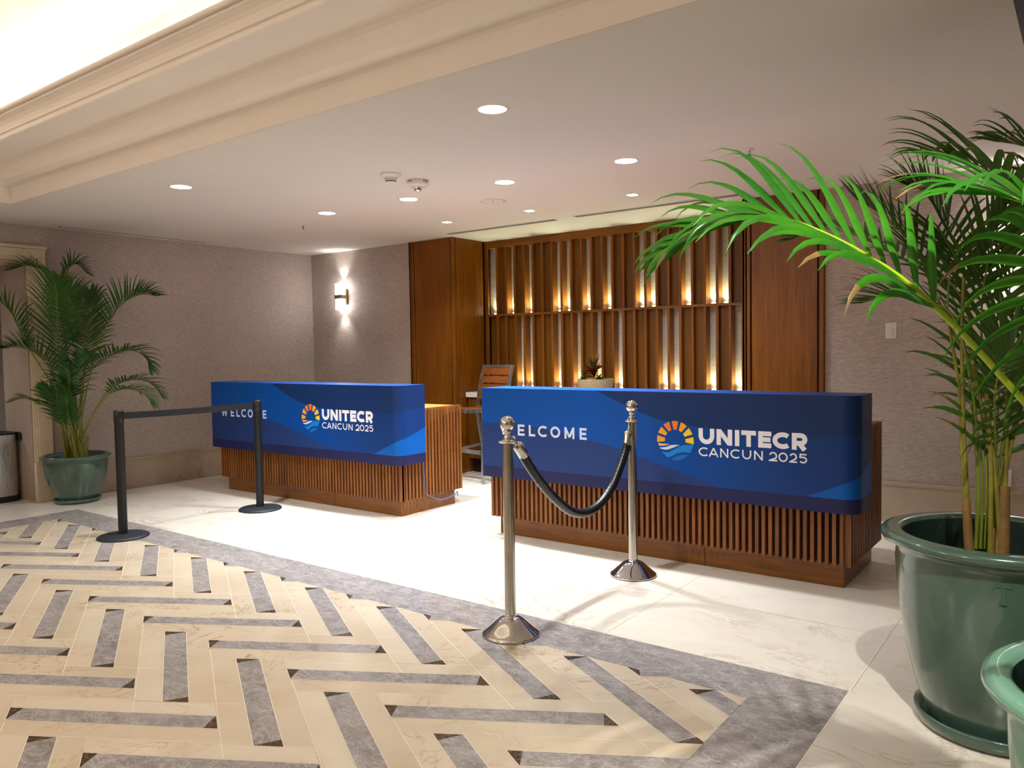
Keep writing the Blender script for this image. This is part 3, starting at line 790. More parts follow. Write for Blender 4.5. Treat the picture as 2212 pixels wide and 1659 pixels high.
def rope():
    t = thing('barrier_rope', 'black barrier rope hanging between the two steel stanchions', 'rope', (-2.14, 3.4, .45))
    ctrl = [(-2.150, 2.945, .850), (-2.148, 2.99, .79), (-2.146, 3.10, .675), (-2.143, 3.22, .575), (-2.141, 3.36, .488), (-2.139, 3.50, .455), (-2.137, 3.64, .475), (-2.134, 3.77, .545), (-2.132, 3.86, .64), (-2.131, 3.93, .735), (-2.130, 3.955, .80)]
    P = catmull(ctrl, 150)
    R = [.0235 * (1 + .035 * math.sin(i * 2.1) * (1 if 25 < i < 140 else .2)) for i in range(len(P))]
    r = MB(); r.tube(P, R, 'rope', 18); r.build('rope', t)
    for idx, tip, cx in ((0, (-2.152, 2.908, .893), S1), (-1, (-2.1292, 3.968, .868), S2)):
        a = Vector(P[0]) if idx == 0 else Vector(P[-1]); b = Vector(tip); d = (b - a).normalized()
        e = MB(); e.tube([a - d * .035, a + d * .03, a + d * .036, a + d * .045, a + d * .050], [.0265, .0265, .025, .016, .006], 'chrome', 24); e.build('end_cap', t)
        h = MB(); ring = [b + d * -.004 + Vector((0, .0, 0))]
        sgn = 1 if idx == 0 else -1
        hook = catmull([a + d * .048, a + d * .062, (b.x, b.y - sgn * .004, b.z + .018), (cx[0], cx[1] + sgn * .046, .919), (cx[0], cx[1] + sgn * .036, .912), (cx[0], cx[1] + sgn * .034, .899), (cx[0] + .004, cx[1] + sgn * .044, .889), (b.x + .004, b.y + sgn * .004, b.z - .002)], 24)
        h.tube(hook, .0042, 'chrome', 8); h.build('hook', t)
rope()

# ------------------------------------------------------------------ ceiling fixtures
def downlight(x, y, label):
    t = thing('downlight', label, 'ceiling light', (x, y, ZC), 'round recessed downlights')
    r = MB(); r.lathe([(.068, ZC - .001), (.070, ZC - .004), (.082, ZC - .004), (.086, ZC - .0005)], (x, y), 'white', 48, True, False, False); r.build('trim_ring', t)
    l = MB(); l.lathe([(0, ZC - .0025), (.069, ZC - .0025)], (x, y), 'lens', 40, False, False, False); l.build('lens', t)
    return t
dl = downlight(DOWN[0][0], DOWN[0][1], 'largest-looking round downlight, nearest to the camera in the ceiling centre')
for (x, y), lab in zip(DOWN[1:], ['round downlight nearest to the palm frond, right end of its row of four', 'round downlight near the cornice at the left, in front of the others',
        'round downlight just above the round flush speaker', 'round downlight directly behind the red-lettered fire alarm', 'round downlight at the left end of the row of four, near the small sprinkler']):
    dup(dl, (x, y, ZC), lab)
def sqspot(x, y, label):
    t = thing('square_spot', label, 'ceiling light', (x, y, ZC), 'small square spots')
    r = MB(); r.box((x - .042, y - .042, ZC - .004), (x + .042, y + .042, ZC - .0005), 'white', .001); r.build('trim', t)
    l = MB(); l.box((x - .033, y - .033, ZC - .006), (x + .033, y + .033, ZC - .0045), 'lens'); l.build('lens', t)
    return t
q0 = sqspot(*SPOTS[0], 'small square ceiling spot nearest to the left pillar')
dup(q0, (*SPOTS[1], ZC), 'small square ceiling spot in the middle of its row of three')
dup(q0, (*SPOTS[2], ZC), 'small square ceiling spot at the palm end of its row of three')
def ceiling_bits():
    x, y = -3.857, 4.958
    t = thing('ceiling_speaker', 'round flush white ceiling speaker between downlight and square spots', 'speaker', (x, y, ZC))
    s = MB(); s.lathe([(0, ZC - .006), (.085, ZC - .006), (.088, ZC - .004)], (x, y), 'ceil', 48, False, False, False); s.build('grille', t)
    s = MB(); s.lathe([(.092, ZC - .001), (.094, ZC - .007), (.103, ZC - .006), (.106, ZC - .0005)], (x, y), 'offw', 48, True, False, False); s.build('rim', t)
    s = MB(); s.box((x - .004, y - .009, ZC - .0075), (x + .004, y + .009, ZC - .006), 'slot'); s.build('logo_mark', t)
    x, y = -3.785, 3.755
    t = thing('smoke_detector', 'white smoke detector without lettering, left of the fire alarm', 'smoke detector', (x, y, ZC))
    s = MB(); s.lathe([(.072, ZC - .0005), (.072, ZC - .004), (.068, ZC - .010), (.046, ZC - .026)], (x, y), 'white', 48, True, False, False); s.build('mounting_base', t)
    s = MB(); s.lathe([(.046, ZC - .026), (.044, ZC - .030), (.038, ZC - .044), (.036, ZC - .047)], (x, y), 'offw', 48, True, False, False); s.build('body', t)
    s = MB(); s.lathe([(.033, ZC - .045), (.033, ZC - .053)], (x, y), 'slot', 32, True, True, True); s.build('sensor_slot', t)
    s = MB(); s.lathe([(.036, ZC - .052), (.036, ZC - .055), (.030, ZC - .059), (0, ZC - .060)], (x, y), 'white', 40, True, True, False); s.build('cap', t)
    x, y = -3.789, 4.02
    t = thing('fire_alarm', 'white ceiling fire alarm with red lettering and clear strobe', 'fire alarm', (x, y, ZC))
    s = MB(); s.lathe([(.082, ZC - .0005), (.082, ZC - .004), (.079, ZC - .016), (.072, ZC - .033), (.062, ZC - .042), (.030, ZC - .047), (0, ZC - .047)], (x, y), 'white', 56, True, False, False); s.build('body', t)
    s = MB(); s.lathe([(.052, ZC - .0455), (.034, ZC - .0495)], (x, y), 'offw', 40, True, False, False); s.build('sounder_grille', t)
    s = MB(); s.lathe([(.027, ZC - .046), (.026, ZC - .058), (.024, ZC - .068), (.016, ZC - .076), (0, ZC - .079)], (x, y), 'domeglass', 32, True, False, False); s.build('strobe', t)
    s = MB(); ang0 = math.atan2(-y, -x)   # side turned towards the lobby
    for centre in (ang0 - .75, ang0 + .75):
        wl = [('F', -.021, -.012), ('I', -.009, -.006), ('R', -.003, .007), ('E', .010, .019)]
        for ch, a, b in wl:
            for path in glyph(ch, b - a, .0135, .0028):
                def to3(px, py, a=a):
                    th = centre + (a + px) / .08; zz = ZC - .021 + py * 1.0
                    rr = .0835 - max(0, (ZC - .016 - zz)) * .42 - .0018
                    return (x + rr * math.cos(th), y + rr * math.sin(th), zz)
                stroke(s, path, .0028, to3, 'red')
    s.build('lettering', t)
    def sprinkler(x, y, label):
        t = thing('sprinkler', label, 'sprinkler', (x, y, ZC), 'ceiling sprinklers')
        s = MB(); s.lathe([(.030, ZC - .0005), (.029, ZC - .004), (.012, ZC - .006)], (x, y), 'white', 28, True, False, True); s.build('escutcheon', t)
        s = MB(); s.lathe([(.008, ZC - .005), (.006, ZC - .020), (.004, ZC - .030)], (x, y), 'chrome', 14, True, False, True)
        for a in (0, PI): s.tube([(x + .007 * math.cos(a), y + .007 * math.sin(a), ZC - .008), (x + .012 * math.cos(a), y + .012 * math.sin(a), ZC - .022), (x + .003 * math.cos(a), y + .003 * math.sin(a), ZC - .036)], .002, 'chrome', 6)
        s.lathe([(0, ZC - .036), (.013, ZC - .037), (.013, ZC - .039), (0, ZC - .040)], (x, y), 'slot', 18, False, False, False); s.build('head', t)
    sprinkler(-5.908, 4.713, 'small ceiling sprinkler near the corner above the wall sconce')
    sprinkler(-1.681, 4.687, 'small ceiling sprinkler above the long palm frond')
    def vent(a, b, w, label, slots=2):
        (x0, y0), (x1, y1) = a, b
        t = thing('linear_vent', label, 'air vent', ((x0 + x1) / 2, (y0 + y1) / 2, ZC), 'linear ceiling vents')
        alongx = abs(x1 - x0) > abs(y1 - y0)
        def strip(o0, o1, z0, z1, m, nm):
            s = MB()
            if alongx: s.box((x0, y0 + o0, z0), (x1, y0 + o1, z1), m)
            else: s.box((x0 + o0, y0, z0), (x0 + o1, y1, z1), m)
            s.build(nm, t)
        strip(-w / 2, w / 2, ZC - .003, ZC - .0005, 'slot', 'slot')
        strip(-w / 2 - .012, -w / 2, ZC - .005, ZC - .0005, 'ceil', 'frame_edge'); strip(w / 2, w / 2 + .012, ZC - .005, ZC - .0005, 'ceil', 'frame_edge')
        if slots > 1: strip(-.007, .007, ZC - .005, ZC - .002, 'vent', 'divider')
    vent((-5.30, 6.05), (-3.99, 6.05), .062, 'long dark linear vent starting above the left pillar')
    vent((-3.76, 6.03), (-2.25, 6.03), .062, 'long dark linear vent ending behind the palm frond')
    vent((-7.575, 3.29), (-7.575, 4.75), .05, 'thin grey linear vent along the left wall')
    vent((-.195, 3.2), (-.195, 5.2), .085, 'linear vent at the top right corner, above the big pot', 1)
ceiling_bits()
def sconce(x, label):
    y = YB
    t = thing('wall_sconce', label, 'wall lamp', (x, y, 1.97), 'glass wall sconces')
    s = MB(); s.box((x + .030, y - .035, 1.875), (x + .056, y - .001, 2.065), 'brass', .003); s.build('backplate', t)
    s = MB(); s.box((x - .052, y - .115, 1.945), (x + .052, y - .012, 1.992), 'brass', .003); s.build('cuff', t)
    for z0, z1 in ((1.82, 1.944), (1.993, 2.125)):
        up_ = z0 > 1.95
        spot('sconce_lamp', (x, y - .06, z1 + .006 if up_ else z0 - .006), 9, 95, .9, (1.0, .98, .94), .02, (x, y - .05, 3.2 if up_ else 0.5))
        s = MB(); s.box((x - .045, y - .108, z0), (x + .045, y - .022, z1), 'sconce', .004); s.build('glass_shade', t)
sconce(-7.125, 'lit glass wall sconce with brass cuff left of the wood pillar')
sconce(-.48, 'lit glass wall sconce behind the palm fronds on the right')
def wall_plates():
    t = thing('wall_outlet', 'white wall plate with two round knobs right of the wood pillar', 'wall plate', (-1.19, YB, 1.415))
    s = MB(); s.box((-1.226, YB - .008, 1.357), (-1.153, YB - .0005, 1.472), 'white', .002); s.build('plate', t)
    for z in (1.43, 1.398):
        s = MB(); s.tube([(-1.188, YB - .007, z), (-1.188, YB - .022, z), (-1.188, YB - .026, z)], [.011, .011, .008], 'white', 18); s.build('knob', t)
    t = thing('wall_outlet', 'white wall outlet low on the wall behind the palm canes', 'wall plate', (-.47, YB, .385))
    s = MB(); s.box((-.505, YB - .008, .33), (-.43, YB - .0005, .445), 'white', .002); s.build('plate', t)
    s = MB(); s.box((-.482, YB - .0105, .35), (-.453, YB - .0075, .425), 'offw', .002); s.build('socket', t)
wall_plates()

# ------------------------------------------------------------------ back counter, stool, planter, bin
t = thing('back_cabinet', 'low wood cabinet in the recess under the white worktop', 'cabinet', (-3.85, 6.6, 0))
s = MB(); s.box((-5.385, 6.42, .155), (-2.30, 6.775, .815), 'wood_panel', .003); s.build('body', t)
for i in range(5):
    a = -5.36 + i * .612; s = MB(); s.box((a, 6.405, .165), (a + .60, 6.425, .80), 'wood_panel', .003); s.build('door', t)
s = MB(); s.box((-5.385, 6.50, 0), (-2.30, 6.775, .155), 'wood_dark'); s.build('toe_kick', t)
s = MB(); s.box((-5.388, 6.39, .815), (-2.298, 6.778, .868), 'quartz', .003)
tag(s.build('stone_worktop'), 'white stone worktop on the low back cabinet', 'worktop')

def stool():
    cx, cy, w, d = -4.965, 6.15, .45, .38
    x0, x1, yf, yr = cx - w / 2, cx + w / 2, cy - d / 2, cy + d / 2
    t = thing('bar_stool', 'aluminium bar stool with wood slat back between the two desks', 'stool', (cx, cy, 0))
    def bar(pts, hw, nm, flat=1.0):
        s = MB(); s.tube(pts, hw * 1.414, 'alu', 4, True, False, flat); s.build(nm, t)
    for x in (x0, x1):
        bar(catmull([(x, yr, 0), (x, yr - .012, .28), (x, yr - .065, .60), (x, yr - .07, .74), (x, yr - .02, 1.0), (x, yr + .03, 1.15)], 28), .0135, 'rear_leg')
        bar([(x, yf, 0), (x, yf + .01, .40), (x, yf + .015, .71)], .0145, 'front_leg')
        bar(catmull([(x, yf + .01, .712), (x, cy, .698), (x, yr - .07, .71)], 10), .013, 'side_rail')
        bar([(x, yf + .008, .300), (x, yr - .015, .335)], .013, 'side_stretcher')
    bar(catmull([(x0, yf + .012, .725), (cx, yf + .010, .705), (x1, yf + .012, .725)], 12), .018, 'front_rail')
    bar([(x0, yr - .07, .71), (x1, yr - .07, .71)], .013, 'rear_rail')
    bar([(x0, yf + .006, .305), (x1, yf + .006, .305)], .018, 'footrest')
    bar([(x0 - .013, yr + .03, 1.15), (x1 + .013, yr + .03, 1.15)], .014, 'top_rail')
    def yb_(z): return yr - .07 + .1 * ((z - .78) / .37) ** 1.2 if z > .78 else yr - .07
    for k in range(4):
        zb = 1.132 - k * .084; za = zb - .070; y0, y1 = yb_(za), yb_(zb)
        s = MB(); v = []
        for x in (x0 + .014, x1 - .014):
            v += [(x, y0 - .009, za), (x, y0 + .009, za), (x, y1 + .009, zb), (x, y1 - .009, zb)]
        s.add(v, [(0, 1, 2, 3), (7, 6, 5, 4), (0, 4, 5, 1), (1, 5, 6, 2), (2, 6, 7, 3), (3, 7, 4, 0)], 'wood_stool'); s.build('back_slat', t)
    for i in range(5):
        y = yf + .03 + i * .058; s = MB(); s.box((x0 + .016, y, .722 - .010 * math.sin(PI * i / 4)), (x1 - .016, y + .050, .737 - .010 * math.sin(PI * i / 4)), 'wood_stool', .003); s.build('seat_slat', t)
    t.rotation_euler = (0, 0, math.radians(-12))
stool()

def blade(mb, base, d, length, width, m, droop=0.3, n=6, fold=.25, side=None):
    p = Vector(base); d = Vector(d).normalized(); side = side or d.cross(Vector((0, 0, 1)))
    if side.length < .05: side = Vector((1, 0, 0))
    side.normalize(); v = []; f = []
    for i in range(n + 1):
        u = i / n; w = width * (math.sin(PI * (0.18 + .82 * u)) ** .8 if u < 1 else 0.02)
        nrm = side.cross(d)
        v += [p - side * w / 2 + nrm * w * fold, p, p + side * w / 2 + nrm * w * fold]
        p = p + d * (length / n); d = (d + Vector((0, 0, -droop / n))).normalized()
    for i in range(n): f += [(i * 3, i * 3 + 1, i * 3 + 4, i * 3 + 3), (i * 3 + 1, i * 3 + 2, i * 3 + 5, i * 3 + 4)]
    mb.add(v, f, m, True)
def planter():
    x, y = -3.885, 6.575; z = .869
    t = thing('planter_bowl', 'low concrete bowl planted with red and green succulents on the back counter', 'planter', (x, y, z))
    b = MB(); b.lathe([(.14, z), (.165, z + .06), (.180, z + .142), (.180, z + .150), (.170, z + .150), (.166, z + .128)], (x, y), 'concrete', 40, True, True, False); b.build('bowl', t)
    b = MB(); b.lathe([(0, z + .132), (.168, z + .132)], (x, y), 'soil', 32, False, False, False); b.build('soil', t)
    zz = z + .13; rnd = random.Random(3)
    b = MB()
    for i in range(52):
        a = rnd.uniform(0, 2 * PI); e = rnd.uniform(.25, 1.35); h = rnd.uniform(.03, .11)
        blade(b, (x - .01, y - .01, zz + h), (math.cos(a) * math.cos(e), math.sin(a) * math.cos(e), math.sin(e)), rnd.uniform(.12, .18), .026, 'red_leaf' if i % 4 else 'agave', .75, 7)
    b.build('red_bromeliad', t)
    b = MB(); cx, cy = x + .085, y - .07
    for i in range(22):
        a = i * 2.4; e = .25 + 1.1 * (i / 22); blade(b, (cx, cy, zz), (math.cos(a) * math.cos(e), math.sin(a) * math.cos(e), math.sin(e)), .085, .016, 'agave', .2, 5)
    b.build('agave', t)
    b = MB(); cx, cy = x - .09, y - .09
    for i in range(24):
        a = i * 2.4; e = .1 + 1.2 * (i / 24); blade(b, (cx, cy, zz), (math.cos(a) * math.cos(e), math.sin(a) * math.cos(e), math.sin(e)), .05, .03, 'succ', -.3, 4)
    b.build('rosette_succulent', t)
planter()

def bin_():
    x, y = -8.09, 2.875
    t = thing('trash_bin', 'brushed steel trash bin standing in the stone doorway', 'bin', (x, y, 0))
    def rr(w, d, r, n=8):
        out = []
        for cx, cy, a0 in ((w - r, d - r, 0), (-w + r, d - r, 90), (-w + r, -d + r, 180), (w - r, -d + r, 270)):
            out += arc(cx, cy, r, r, a0, a0 + 90, n)
        return out
    def ext(prof, z0, z1, m, nm):
        n = len(prof); s = MB(); v = [(x + p[0], y + p[1], z) for z in (z0, z1) for p in prof]
        s.add(v, [(i, (i + 1) % n, n + (i + 1) % n, n + i) for i in range(n)], m, True); s.add(v[:n], [tuple(range(n))[::-1]], m); s.add(v[n:], [tuple(range(n))], m); s.build(nm, t)
    ext(rr(.168, .145, .08), 0, .055, 'black', 'base_ring')
    ext(rr(.163, .140, .08), .055, .56, 'steel', 'body')
    ext(rr(.167, .144, .08), .56, .615, 'steel', 'rim')
    ext(rr(.165, .142, .08), .615, .632, 'black', 'lid')
    s = MB(); s.box((x + .10, y + .135, .555), (x + .165, y + .158, .635), 'black', .01); s.build('hinge', t)
bin_()

# ------------------------------------------------------------------ palms
def frond(name, pts, parent, leaf, rach, L=.30, n=30, w=.018, start=.25, a0=62, a1=20, droop=.8, nrm=(0, 0, 1), r0=.008, dry=.12, seed=0, lift=.35, vee=.25, wall_x=None):
    rnd = random.Random(seed)
    P = catmull(pts, 60); b = MB()
    b.tube(P[::2] + ([P[-1]] if len(P) % 2 == 0 else []), [r0 * (1 - .8 * i / 30) for i in range(len(P[::2]) + (1 if len(P) % 2 == 0 else 0))], rach, 8)
    NRM = Vector(nrm).normalized()
    for i in range(n):
        u = start + (1 - start) * (i + .3) / n
        k = u * 60; j = min(int(k), 59); fr = k - j
        p = P[j].lerp(P[j + 1], fr); T = (P[min(j + 2, 60)] - P[max(j - 1, 0)]).normalized()
        nn = (NRM - T * NRM.dot(T))
        if nn.length < .1: nn = Vector((0, -1, 0)) - T * T.dot(Vector((0, -1, 0)))
        nn.normalize(); S = T.cross(nn).normalized()
        q = (i + .5) / n
        ang = math.radians(a0 + (a1 - a0) * q + rnd.uniform(-4, 4))
        ln = L * (0.62 + .38 * math.sin(PI * min(1, q * 1.15 + .15))) * (1 - .45 * max(0, q - .72) / .28) * rnd.uniform(.88, 1.08)
        for sd in (-1, 1):
            d = (T * math.cos(ang) + S * (sd * math.sin(ang)) + nn * (lift * rnd.uniform(.7, 1.2))).normalized()
            wv = (nn.cross(d)).normalized()
            m = leaf; seg = 8; pp = p.copy(); dd = d.copy(); v = []; f = []; g = droop * rnd.uniform(.7, 1.3)
            for s in range(seg + 1):
                t = s / seg
                ww = w * (min(1, .35 + 2.6 * t) * (1 - max(0, t - .35) / .65) ** .75 if t < 1 else 0.0) + .0008
                up = wv.cross(dd).normalized() * (1 if True else -1)
                v += [pp - wv * ww / 2 + up * ww * vee, pp, pp + wv * ww / 2 + up * ww * vee]
                pp = pp + dd * (ln / seg)
                if wall_x is not None and pp.y > 2.98 and pp.x < wall_x: pp.x = wall_x
                dd = (dd + Vector((0, 0, -1)) * (g * (.10 + 2.1 * t * t) / seg * 1.5)).normalized()
                wv = (wv - dd * wv.dot(dd)).normalized()
            for s in range(seg):
                f2 = [(s * 3, s * 3 + 1, s * 3 + 4, s * 3 + 3), (s * 3 + 1, s * 3 + 2, s * 3 + 5, s * 3 + 4)]
                f += f2
            isdry = rnd.random() < dry
            if isdry:
                b.add(v[:(seg - 1) * 3], f[:(seg - 2) * 2], m, True); b.add(v[(seg - 2) * 3:], f[:4], 'tip', True)
            else: b.add(v, f, m, True)
    return b.build(name, parent)

def pot_profile(R, H, rb, neck, s=1.0):
    return [(rb, .022), (rb * 1.02, .03), (rb * 1.13, H * .16), (rb * 1.26, H * .36), (neck * 1.0, H * .62), (neck * 1.035, H * .78), (neck * 1.01, H * .88), (neck * .985, H * .915),
            (neck * 1.03, H * .935), (R * .985, H * .955), (R, H * .972), (R * .995, H * .99), (R * .97, H), (R * .90, H), (R * .84, H * .995), (R * .805, H * .975), (R * .79, H * .90), (R * .76, H * .70)]
def tshape(mb, c, ang, R, z, s, m):
    # small raised letter on the pot wall
    def p3(u, v, o): 
        a = ang + u / R; return (c[0] + (R + o) * math.cos(a), c[1] + (R + o) * math.sin(a), z + v)
    for (u0, v0, u1, v1) in ((-.5, .42, .5, .56), (-.08, -.5, .08, .42), (-.22, -.58, .22, -.48), (-.5, .30, -.42, .44), (.42, .30, .5, .44)):
        q = [p3(u0 * s, v0 * s, .0), p3(u1 * s, v0 * s, .0), p3(u1 * s, v1 * s, .0), p3(u0 * s, v1 * s, .0), p3(u0 * s, v0 * s, .006), p3(u1 * s, v0 * s, .006), p3(u1 * s, v1 * s, .006), p3(u0 * s, v1 * s, .006)]
        mb.add(q, [(0, 3, 2, 1), (4, 5, 6, 7), (0, 1, 5, 4), (1, 2, 6, 5), (2, 3, 7, 6), (3, 0, 4, 7)], m)

def left_palm():
    x, y = -7.42, 3.28
    t = thing('potted_palm', 'areca palm in a round green pot beside the stone doorway', 'potted palm', (x, y, 0))
    s = MB(); s.lathe([(0, .001), (.165, .001), (.19, .012), (.198, .036), (.192, .038), (.178, .020), (0, .018)], (x, y), 'glaze', 56, True, False, False); s.build('saucer', t)
    p = MB(); R = .275; H = .41
    p.lathe([(0.1582, 0.0200), (0.1635, 0.0305), (0.1899, 0.0883), (0.2268, 0.1723), (0.2532, 0.2615), (0.2637, 0.3350), (0.2659, 0.3854), (0.2637, 0.3959), (0.2764, 0.4032), (0.2891, 0.4117), (0.2912, 0.4211), (0.2848, 0.4305), (0.2722, 0.4337), (0.2532, 0.4274), (0.2448, 0.4085), (0.2342, 0.3455)], (x, y), 'glaze', 72, True, True, False)
    tshape(p, (x, y), math.atan2(-y, -x) + 0.6459, .2635, 0.3371, .036, 'glaze'); p.build('pot', t)
    s = MB(); s.lathe([(0, .345), (.226, .345)], (x, y), 'soil', 40, False, False, False); s.build('soil', t)
    for bx, by, tx, ty, h, r in ((-.09, -.04, -.13, -.06, .74, .024), (.02, .0, .0, -.03, .68, .026), (.09, .05, .11, .06, .60, .022), (-.03, -.07, -.02, -.12, .7, .016)):
        s = MB(); P = catmull([(x + bx, y + by, .34), (x + bx + (tx - bx) * .3, y + by + (ty - by) * .3, .5), (x + tx, y + ty, h)], 16)
        s.tube(P, [r * (1 - .55 * i / 16) for i in range(17)], 'cane', 10); s.build('cane', t)
    base = Vector((x, y, .34))
    FR = [
 ('L1',[(-7.443,3.263,0.900),(-7.401,3.169,1.390),(-7.297,3.122,1.688),(-7.192,3.076,1.915),(-7.091,3.002,2.024)],dict(nrm=(.6,-.75,.3),L=.40,n=34,a0=48,a1=26,droop=.7,lift=.05)),
 ('L2',[(-7.409,3.288,0.900),(-7.459,3.251,1.432),(-7.441,3.202,1.894),(-7.482,3.109,2.068),(-7.542,3.002,2.127),(-7.596,2.899,2.093)],dict(start=.55,L=.26,n=22)),
 ('L3',[(-7.400,3.295,0.899),(-7.489,3.266,1.486),(-7.563,3.258,1.905),(-7.522,3.314,2.097),(-7.472,3.376,2.167),(-7.418,3.441,2.088)],dict(start=.55,L=.24,n=20)),
 ('L4',[(-7.358,3.326,0.898),(-7.346,3.360,1.356),(-7.404,3.355,1.591),(-7.457,3.314,1.773),(-7.464,3.272,1.920),(-7.473,3.241,2.024)],dict(nrm=(.75,-.4,.5),L=.34,n=34,droop=1.0)),
 ('L5',[(-7.341,3.339,0.898),(-7.230,3.422,1.417),(-7.147,3.483,1.606),(-7.086,3.554,1.754),(-7.008,3.625,1.837),(-6.923,3.700,1.873),(-6.831,3.782,1.856)],dict(start=.35,L=.34,n=30,nrm=(-.4,-.3,.8),droop=.8,lift=.5)),
 ('L6',[(-7.364,3.322,0.963),(-7.263,3.335,1.176),(-7.107,3.389,1.279),(-6.937,3.453,1.345),(-6.770,3.515,1.363),(-6.662,3.571,1.294),(-6.612,3.583,1.201)],dict(start=.2,L=.30,n=34,droop=1.4)),
 ('L7',[(-7.371,3.317,0.511),(-7.285,3.381,0.788),(-7.184,3.456,0.978),(-7.059,3.524,1.073),(-6.893,3.611,1.103),(-6.774,3.687,1.048),(-6.700,3.729,0.942)],dict(start=.4,L=.24,n=24,droop=1.3)),
 ('L7b',[(-7.405,3.291,0.512),(-7.261,3.336,0.718),(-7.072,3.390,0.942),(-6.909,3.437,1.016),(-6.742,3.487,1.022),(-6.613,3.532,0.971),(-6.548,3.556,0.884)],dict(start=.4,L=.22,n=24,droop=1.3)),
 ('L8',[(-7.477,3.237,0.901),(-7.470,3.180,1.053),(-7.472,3.091,1.256),(-7.482,2.985,1.367),(-7.521,2.880,1.410),(-7.561,2.776,1.396)],dict(start=.35,L=.30,n=26,lift=.6)),
 ('L9',[(-7.480,3.205,0.901),(-7.540,3.020,1.320),(-7.560,2.930,1.522),(-7.560,2.860,1.701),(-7.580,2.760,1.83),(-7.62,2.660,1.92)],dict(start=.3,L=.30,n=30,lift=.4)),
 ('L10',[(-7.487,3.230,0.600),(-7.438,3.167,0.810),(-7.439,3.091,0.878),(-7.464,2.997,0.920),(-7.496,2.899,0.962),(-7.560,2.801,0.930)],dict(start=.35,L=.18,n=20,w=.013,droop=1.2)),
 ('L11',[(-7.390,3.240,0.903),(-7.318,3.206,1.117),(-7.233,3.170,1.275),(-7.103,3.093,1.357)],dict(start=.2,L=.28,n=30,nrm=(.6,-.75,.5),droop=1.2)),
 ('L12',[(-7.375,3.314,0.899),(-7.361,3.386,1.323),(-7.367,3.419,1.559),(-7.354,3.454,1.805),(-7.364,3.447,1.901)],dict(L=.30,n=34,nrm=(.7,-.5,.4),droop=.8)),
 ('L13',[(-7.426,3.276,0.900),(-7.313,3.235,1.137),(-7.137,3.241,1.273),(-6.968,3.168,1.375)],dict(start=.2,L=.26,n=28,droop=1.4)),
 ('L14',[(-7.42,3.26,0.50),(-7.40,3.24,.72),(-7.36,3.20,.93),(-7.30,3.16,1.06)],dict(start=.3,L=.24,n=26,nrm=(.6,-.75,.3),droop=.5,a0=40)),
 ('L15',[(-7.44,3.25,0.50),(-7.45,3.20,.72),(-7.46,3.12,.95),(-7.45,3.04,1.08)],dict(start=.3,L=.22,n=24,nrm=(.6,-.75,.3),droop=.6,a0=40)),
    ]
    for i, (nm, pts, kw) in enumerate(FR):
        b0 = Vector((x + (-.09, .02, .11)[i % 3] * .7, y + (-.03, 0, .05)[i % 3] * .7, .37))
        if pts[0][2] > .7: pts = [tuple(b0)] + pts; kw = dict(kw); kw['start'] = max(kw.get('start', .25), .36 if 'start' not in kw else kw['start'] + .08)
        else: pts = [tuple(b0)] + pts[1:]
        k2 = dict(L=.3, w=.0165, r0=.007, seed=i + 1, wall_x=XL + .06); k2.update(kw)
        frond('frond', pts, t, 'leaf_d' if i in (3, 12) else 'leaf', 'rachis', **k2)
left_palm()

